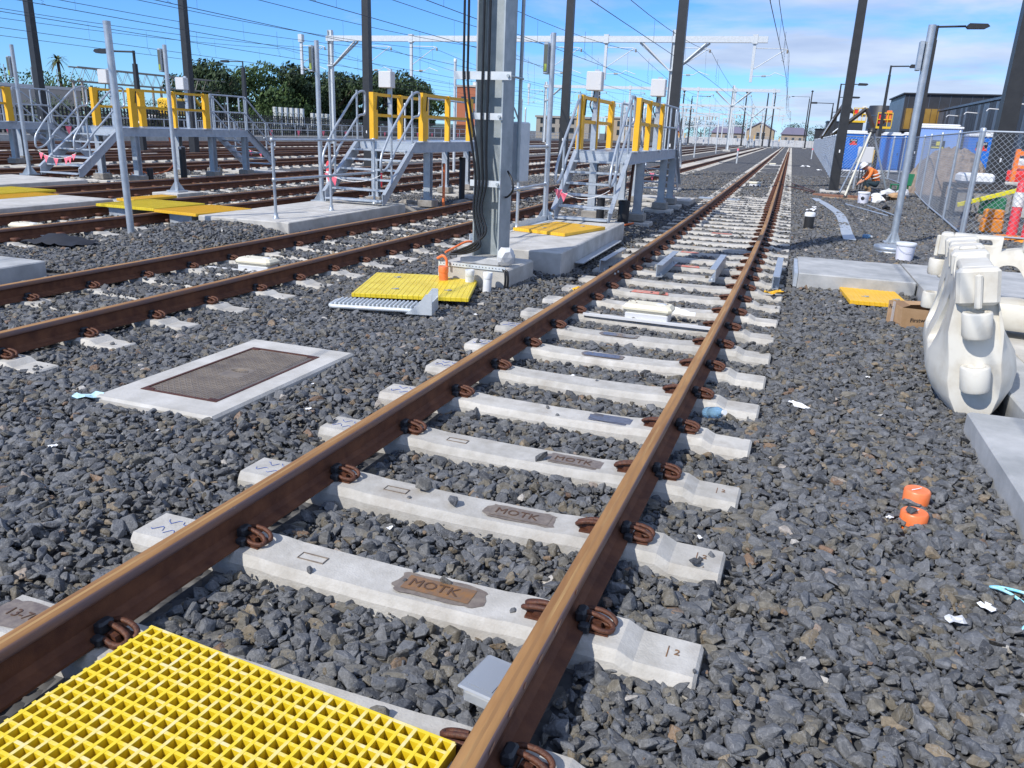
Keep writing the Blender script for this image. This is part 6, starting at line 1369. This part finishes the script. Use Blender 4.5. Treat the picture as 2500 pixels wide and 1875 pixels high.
# low wall, railing and dark fence along the far side of the yard
t = thing('low_concrete_wall', 'low pale concrete edge wall along the far side of the yard', 'wall', (-42, 20, 0)); MB().box(-.3, .3, 0, 170, -.1, .42).build('wall', 'concrete', t)
t = thing('far_railing', 'long grey railing on the low wall with pink flags', 'railing', (-42.6, 20, .42))
for z in (.55, 1.1): MB().tube([(0, 0, z), (0, 170, z)], .035, 5).build('rail', 'galv', t)
for k in range(80): MB().tube([(0, k*2.1, 0), (0, k*2.1, 1.1)], .035, 5).build('post', 'galv', t)
for k in range(24):
    y = 12+k*4.3; MB().prism([(y, .5), (y+.5, .5), (y+.25, .0)], 'x', .05, .06).build('pennant', 'pink', t)
t = thing('palisade_fence', 'black palisade fence in front of the dark trees', 'fence', (-60, 40, 0)); pl = MB().box(-.03, .03, -.09, .09, 0, 2.3).mesh('pale', 'black')
for k in range(280): link('pale', pl, t, (0, k*.42, 0))
for z in (.5, 1.9): MB().box(.031, .08, 0, 118, z, z+.08).build('rail', 'black', t)
t = thing('retaining_wall', 'long pale retaining wall below the trees at the left', 'wall', (-76, 30, 0)); MB().box(-.5, .5, 0, 44, 0, 4.1).build('wall', 'retaining', t); MB().box(-.55, .55, -.1, 44.1, 4.1, 4.4).build('coping', 'white_wall', t)
for k in range(14): MB().tube([(0, k*3.2, 4.4), (0, k*3.2, 6.2)], .05, 5).build('fence_post', 'galv', t)
t = thing('white_shed', 'white gabled shed behind the long platform gates', 'shed', (-74, 83, 0), R(40)); b = MB(); b.prism([(-2.6, 0), (2.6, 0), (2.6, 1.9), (0, 2.7), (-2.6, 1.9)], 'y', 0, 7); b.build('wall', 'white_wall', t); MB().prism([(-2.9, 1.8), (0, 2.72), (2.9, 1.8), (2.9, 1.95), (0, 2.88), (-2.9, 1.95)][::-1], 'y', -.2, 7.2).build('roof', 'pale_grey', t); MB().box(-.6, .6, -.05, -.002, 0, 1.7).build('door', 'clad_black', t)
# old lattice signal bridge
t = thing('signal_bridge', 'old grey lattice bridge above the long platform', 'bridge', (-72, 70, 0), R(0)); q = random.Random(4)
for xx in (-.6, .6):
    for z in (4.9, 6.3): MB().box(xx-.06, xx+.06, 0, 24, z, z+.14).build('chord', 'footing', t)
    for k in range(16):
        MB().tube([(xx, k*1.5, 4.95), (xx, k*1.5+.75, 6.35)], .03, 4).build('lattice_bar', 'footing', t); MB().tube([(xx, k*1.5+.75, 6.35), (xx, k*1.5+1.5, 4.95)], .03, 4).build('lattice_bar', 'footing', t)
for y in (.4, 12, 23.6):
    for xx in (-.6, .6): MB().box(xx-.1, xx+.1, y-.1, y+.1, 0, 4.9).build('column', 'footing', t)
# yellow excavator and parked vehicles in front of the bridge
t = thing('yellow_excavator', 'yellow digger behind the long platform gates', 'excavator', (-66, 77.5, .5)); MB().bevbox(-1.2, 1.2, -1.2, 1.2, 1.3, 3.2, .2).build('cab', 'mat_orange', t); MB().bevbox(-1.4, 1.4, -1.6, 1.6, .2, 1.2, .3).build('tracks', 'black', t); MB().box(1.201, 1.24, -.8, .8, 1.9, 2.9).build('window', 'glass_dark', t); MB().tube([(0, 1.2, 2), (0, 3, 4), (0, 4.6, 2.6)], .2, 6).build('arm', 'mat_orange', t)
t = thing('parked_car', 'white car parked behind the long platform gates', 'car', (-68, 77, .9)); MB().bevbox(-.9, .9, -2.1, 2.1, .35, .95, .15).build('body', 'paper', t); MB().bevbox(-.8, .8, -1.2, 1.4, .95, 1.5, .2).build('cabin', 'glass_dark', t)
for y in (-1.4, 1.4): MB().lathe([(.33, -.1), (.33, .1)], n=16, M=Matrix.Translation((.9, y, .35)) @ Matrix.Rotation(math.pi/2, 4, 'Y')).build('wheel', 'black', t)
MB().bevbox(-1.4, 1.4, -3, 3, -1.0, 0.0, .05).build('transport_bed', 'boom_dark', t)
# rows of white insulated columns of a substation
for g_, (y0, n_, h, lb_) in enumerate(((100.0, 6, 3.55, 'row of six tall white columns before the dark trees'), (109.5, 5, 3.0, 'row of five shorter white columns before the dark trees'))):
    t = thing('substation_columns', lb_, 'substation', (-68, y0, 0)); col_ = MB().box(-.22, .22, -.22, .22, 1.2, h).mesh('column', 'galv_pale')
    for k in range(n_): link('column', col_, t, (0, k*1.35, 0))
    MB().box(-.3, .3, -.6, n_*1.35, .9, 1.19).build('base_beam', 'galv', t); MB().tube([(0, 0, h*.8), (0, n_*1.35-1.35, h*.8)], .05, 4).build('bus_bar', 'galv', t)
    for k in range(n_-1): MB().tube([(.0, k*1.35, 1.3), (0, k*1.35+1.35, h*.75)], .035, 4).build('brace', 'galv', t)
# pale steel frames of the sub station at the end of the yard
q = random.Random(19)
for k in range(14):
    x = -14-k*2.4+q.uniform(-.6, .6); y = 196+q.uniform(0, 26); h = q.uniform(5.5, 9.5); w = q.uniform(2.5, 4.5)
    t = thing('switchyard_frame', 'pale steel portal frame in the crowded distant switchyard', 'steel frame', (x, y, 0), 0, 'pale portal frames at the end of the yard')
    for xx in (0, w): MB().box(xx-.13, xx+.13, -.13, .13, 0, h).build('column', 'galv_pale', t)
    MB().box(.131, w-.131, -.12, .12, h-.35, h-.05).build('beam', 'galv_pale', t); MB().box(.131, w-.131, -.1, .1, h*.62, h*.62+.18).build('beam', 'galv_pale', t)
    for j in range(3): MB().lathe([(.09, h-1.1), (.14, h-.9), (.09, h-.7), (.14, h-.55), (.09, h-.36)], w*(.25+.25*j), 0, 8).build('insulator', 'render_cream', t)
# slim white marker posts along the yard
for k, (x, y, h) in enumerate(((-2.6, 62, 1.0), (-6.9, 46, 3.2), (-7.0, 74, 3.0), (-7.0, 96, 3.0), (-12.1, 40, 3.2), (-12.0, 31.1, 4.3), (-11.8, 70, 3.1), (-16.7, 55, 3.2), (-21.5, 46, 3.0), (3.15, 90, 1.0))):
    t = thing('marker_post', 'slim pale marker post standing between the distant tracks', 'post', (x, y, 0), 0, 'slim marker posts between the tracks'); MB().tube([(0, 0, -.05), (0, 0, h)], .06, 8).build('post', 'galv_pale', t); MB().lathe([(.07, h-.1), (.07, h+.02), (.03, h+.04)], n=8).build('cap', 'pink' if h < 1.5 else 'galv_pale', t)

# ============================================================ trees
def leaf_crown(lobes, n, size, seed):
    r_ = np.random.default_rng(seed); vol = np.array([l[3]*l[4]*l[5] for l in lobes]); pick = r_.choice(len(lobes), n, p=vol**.75/(vol**.75).sum()); vs = np.zeros((n*4, 3)); 
    for i in range(n):
        cx_, cy_, cz_, rx, ry, rz = lobes[pick[i]]; d = r_.normal(size=3); d /= np.linalg.norm(d); rad = r_.uniform(.45, 1.0)**.45*(1+.16*math.sin(5*d[0]+3*d[2]+pick[i])+.10*math.sin(9*d[1]+pick[i]))
        c = np.array([cx_+d[0]*rx*rad, cy_+d[1]*ry*rad, cz_+d[2]*rz*rad]); nrm = d+r_.normal(size=3)*.7; nrm /= np.linalg.norm(nrm); u = np.cross(nrm, [0.3, .5, 1]); u /= np.linalg.norm(u); w = np.cross(nrm, u); s = size*r_.uniform(.6, 1.3)
        vs[i*4:i*4+4] = c+s*np.array([-u*.5, -w*.9, u*.5, w*.9])
    b = MB(); b.v = [tuple(p) for p in vs]; b.f = [(i*4, i*4+1, i*4+2, i*4+3) for i in range(n)]; b.m = [0]*n; b.sm = [False]*n; return b
def tree(label, x, y, h, w, seed, m='leaf_dark', n=2600, dome=False, z0=0, low=.12):
    q = random.Random(seed); t = thing('tree', label, 'tree', (x, y, z0), 0, 'trees behind the yard'); th = h*.55
    MB().tube([(0, 0, -.2), (q.uniform(-.2, .2), 0, th*.5), (q.uniform(-.4, .4), q.uniform(-.3, .3), th)], [h*.035, h*.026, h*.012], 7).build('trunk', 'bark', t)
    for k in range(5):
        a = k*1.26+q.uniform(-.3, .3); MB().tube([(0, 0, th*.55), (w*.16*math.cos(a), w*.16*math.sin(a), h*.5), (w*.33*math.cos(a), w*.33*math.sin(a), h*.68)], [h*.016, h*.011, h*.004], 5).build('limb', 'bark', t)
    lobes = []
    for k in range(13):
        a = q.uniform(0, 6.28); rr = w*.5*math.sqrt(q.uniform(0.02, .8)); zz = h*q.uniform(.32, .80) if not dome else h*(.80-.30*(rr/(w*.5))**2)*q.uniform(.80, 1.02); s = w*q.uniform(.14, .24); lobes.append((rr*math.cos(a), rr*math.sin(a), zz, s, s, s*q.uniform(.55, .85)))
    lobes += [(w*.30*math.cos(k*1.05), w*.30*math.sin(k*1.05), h*(low+.16), w*.20, w*.20, h*.14) for k in range(6)] if not dome else [(w*.18*math.cos(k*1.05), w*.18*math.sin(k*1.05), h*(low+.14), w*.14, w*.14, h*.12) for k in range(6)]
    lobes.append((0, 0, h*.82, w*.22, w*.22, h*.15))
    leaf_crown(lobes, n, h*.028, seed).build('crown', m, t)
TREES = [(-75, 96, 9.6, 11.0, 'leaf_dark', 1, 'domed fig tree standing alone left of the dark wood'), (-77, 111, 10.6, 11.5, 'leaf_mid', 0, 'loose light green tree right of the domed fig'), (-76, 116.5, 11.0, 9, 'leaf_dark', 0, 'dark pointed tree behind the loose light green tree'),
         (-79, 124, 9.4, 10, 'leaf_dark', 0, 'dark tree behind the white columns'), (-76, 129, 10.6, 13, 'leaf_dark', 1, 'dark rounded tree behind the middle signpost'), (-78, 138, 11.2, 13, 'leaf_dark', 0, 'dark tree left of the middle platform box'),
         (-77, 147, 12.0, 14, 'leaf_dark', 1, 'dark broad tree behind the middle platform box'), (-76, 157, 12.8, 13, 'leaf_dark', 0, 'tallest dark tree behind the middle platform gates'), (-77, 166, 11.6, 13, 'leaf_mid', 1, 'dark sloping tree next to the red brick building')]
for k, (x, y, h, w, m, dm, lb_) in enumerate(TREES): tree(lb_, x, y, h, w, 40+k, m, 7500, dm)
for k, (x, y, h, w, z0, lb_) in enumerate(((-84, 68, 6.0, 7, .6, 'bushy tree above the retaining wall at the far left edge'), (-83, 75.5, 6.8, 8, .0, 'bushy tree above the retaining wall beside the black pole'), (-82, 81, 5.5, 6, 0, 'small bushy tree right of the palm'), (-64, 60, 3.2, 6, 0, 'low shrubby tree before the retaining wall'), (-63, 68, 3.4, 7, 0, 'low shrubby tree behind the pink bunting stairs'), (-64, 92, 3.0, 8, 0, 'low shrubby tree under the fig tree'), (-62, 104, 2.6, 7, 0, 'low shrubby tree left of the white columns'))):
    tree(lb_, x, y, h, w, 80+k, 'leaf_mid' if k % 2 else 'leaf_dark', 2600, False, z0, .05)
for k, (x, y, h, w, lb_) in enumerate(((-58, 230, 7.5, 12, 'far tree left of the first platform gate'), (-44, 290, 8.5, 14, 'far tree behind the distant gantries'), (-14, 300, 8.5, 16, 'far tree behind the cream house'), (1, 310, 8, 10, 'far tree behind the purple roofed house'), (9, 300, 7.5, 9, 'far tree at the end of the far fence'), (-30, 300, 8, 14, 'far tree left of the cream house'), (40, 330, 9, 18, 'far tree behind the gold panelled building'))):
    tree(lb_, x, y, h, w, 120+k, 'leaf_dark', 1500)
t = thing('palm_tree', 'tall palm rising above the bushy trees at the left', 'palm tree', (-90, 85, 0)); hp = 8.2
MB().tube([(0, 0, 0), (.1, 0, hp*.5), (0, 0, hp)], [.25, .2, .18], 8).build('trunk', 'bark', t); q = random.Random(6); b = MB()
for k in range(34):
    a = q.uniform(0, 6.28); e = q.uniform(-.7, 1.2); L_ = 1.5; pts = []
    for j in range(5): f = j/4; rr = L_*f*math.cos(e*.6); pts.append(Vector((rr*math.cos(a), rr*math.sin(a), hp+L_*f*math.sin(e)-.8*f*f)))
    wv = Vector((-math.sin(a), math.cos(a), 0))*.16
    for j in range(4): s0, s1 = (1-.2*j), (1-.2*(j+1)); b.add([pts[j]-wv*s0, pts[j]+wv*s0, pts[j+1]+wv*s1, pts[j+1]-wv*s1], [(0, 1, 2, 3)])
b.build('fronds', 'leaf_palm', t)
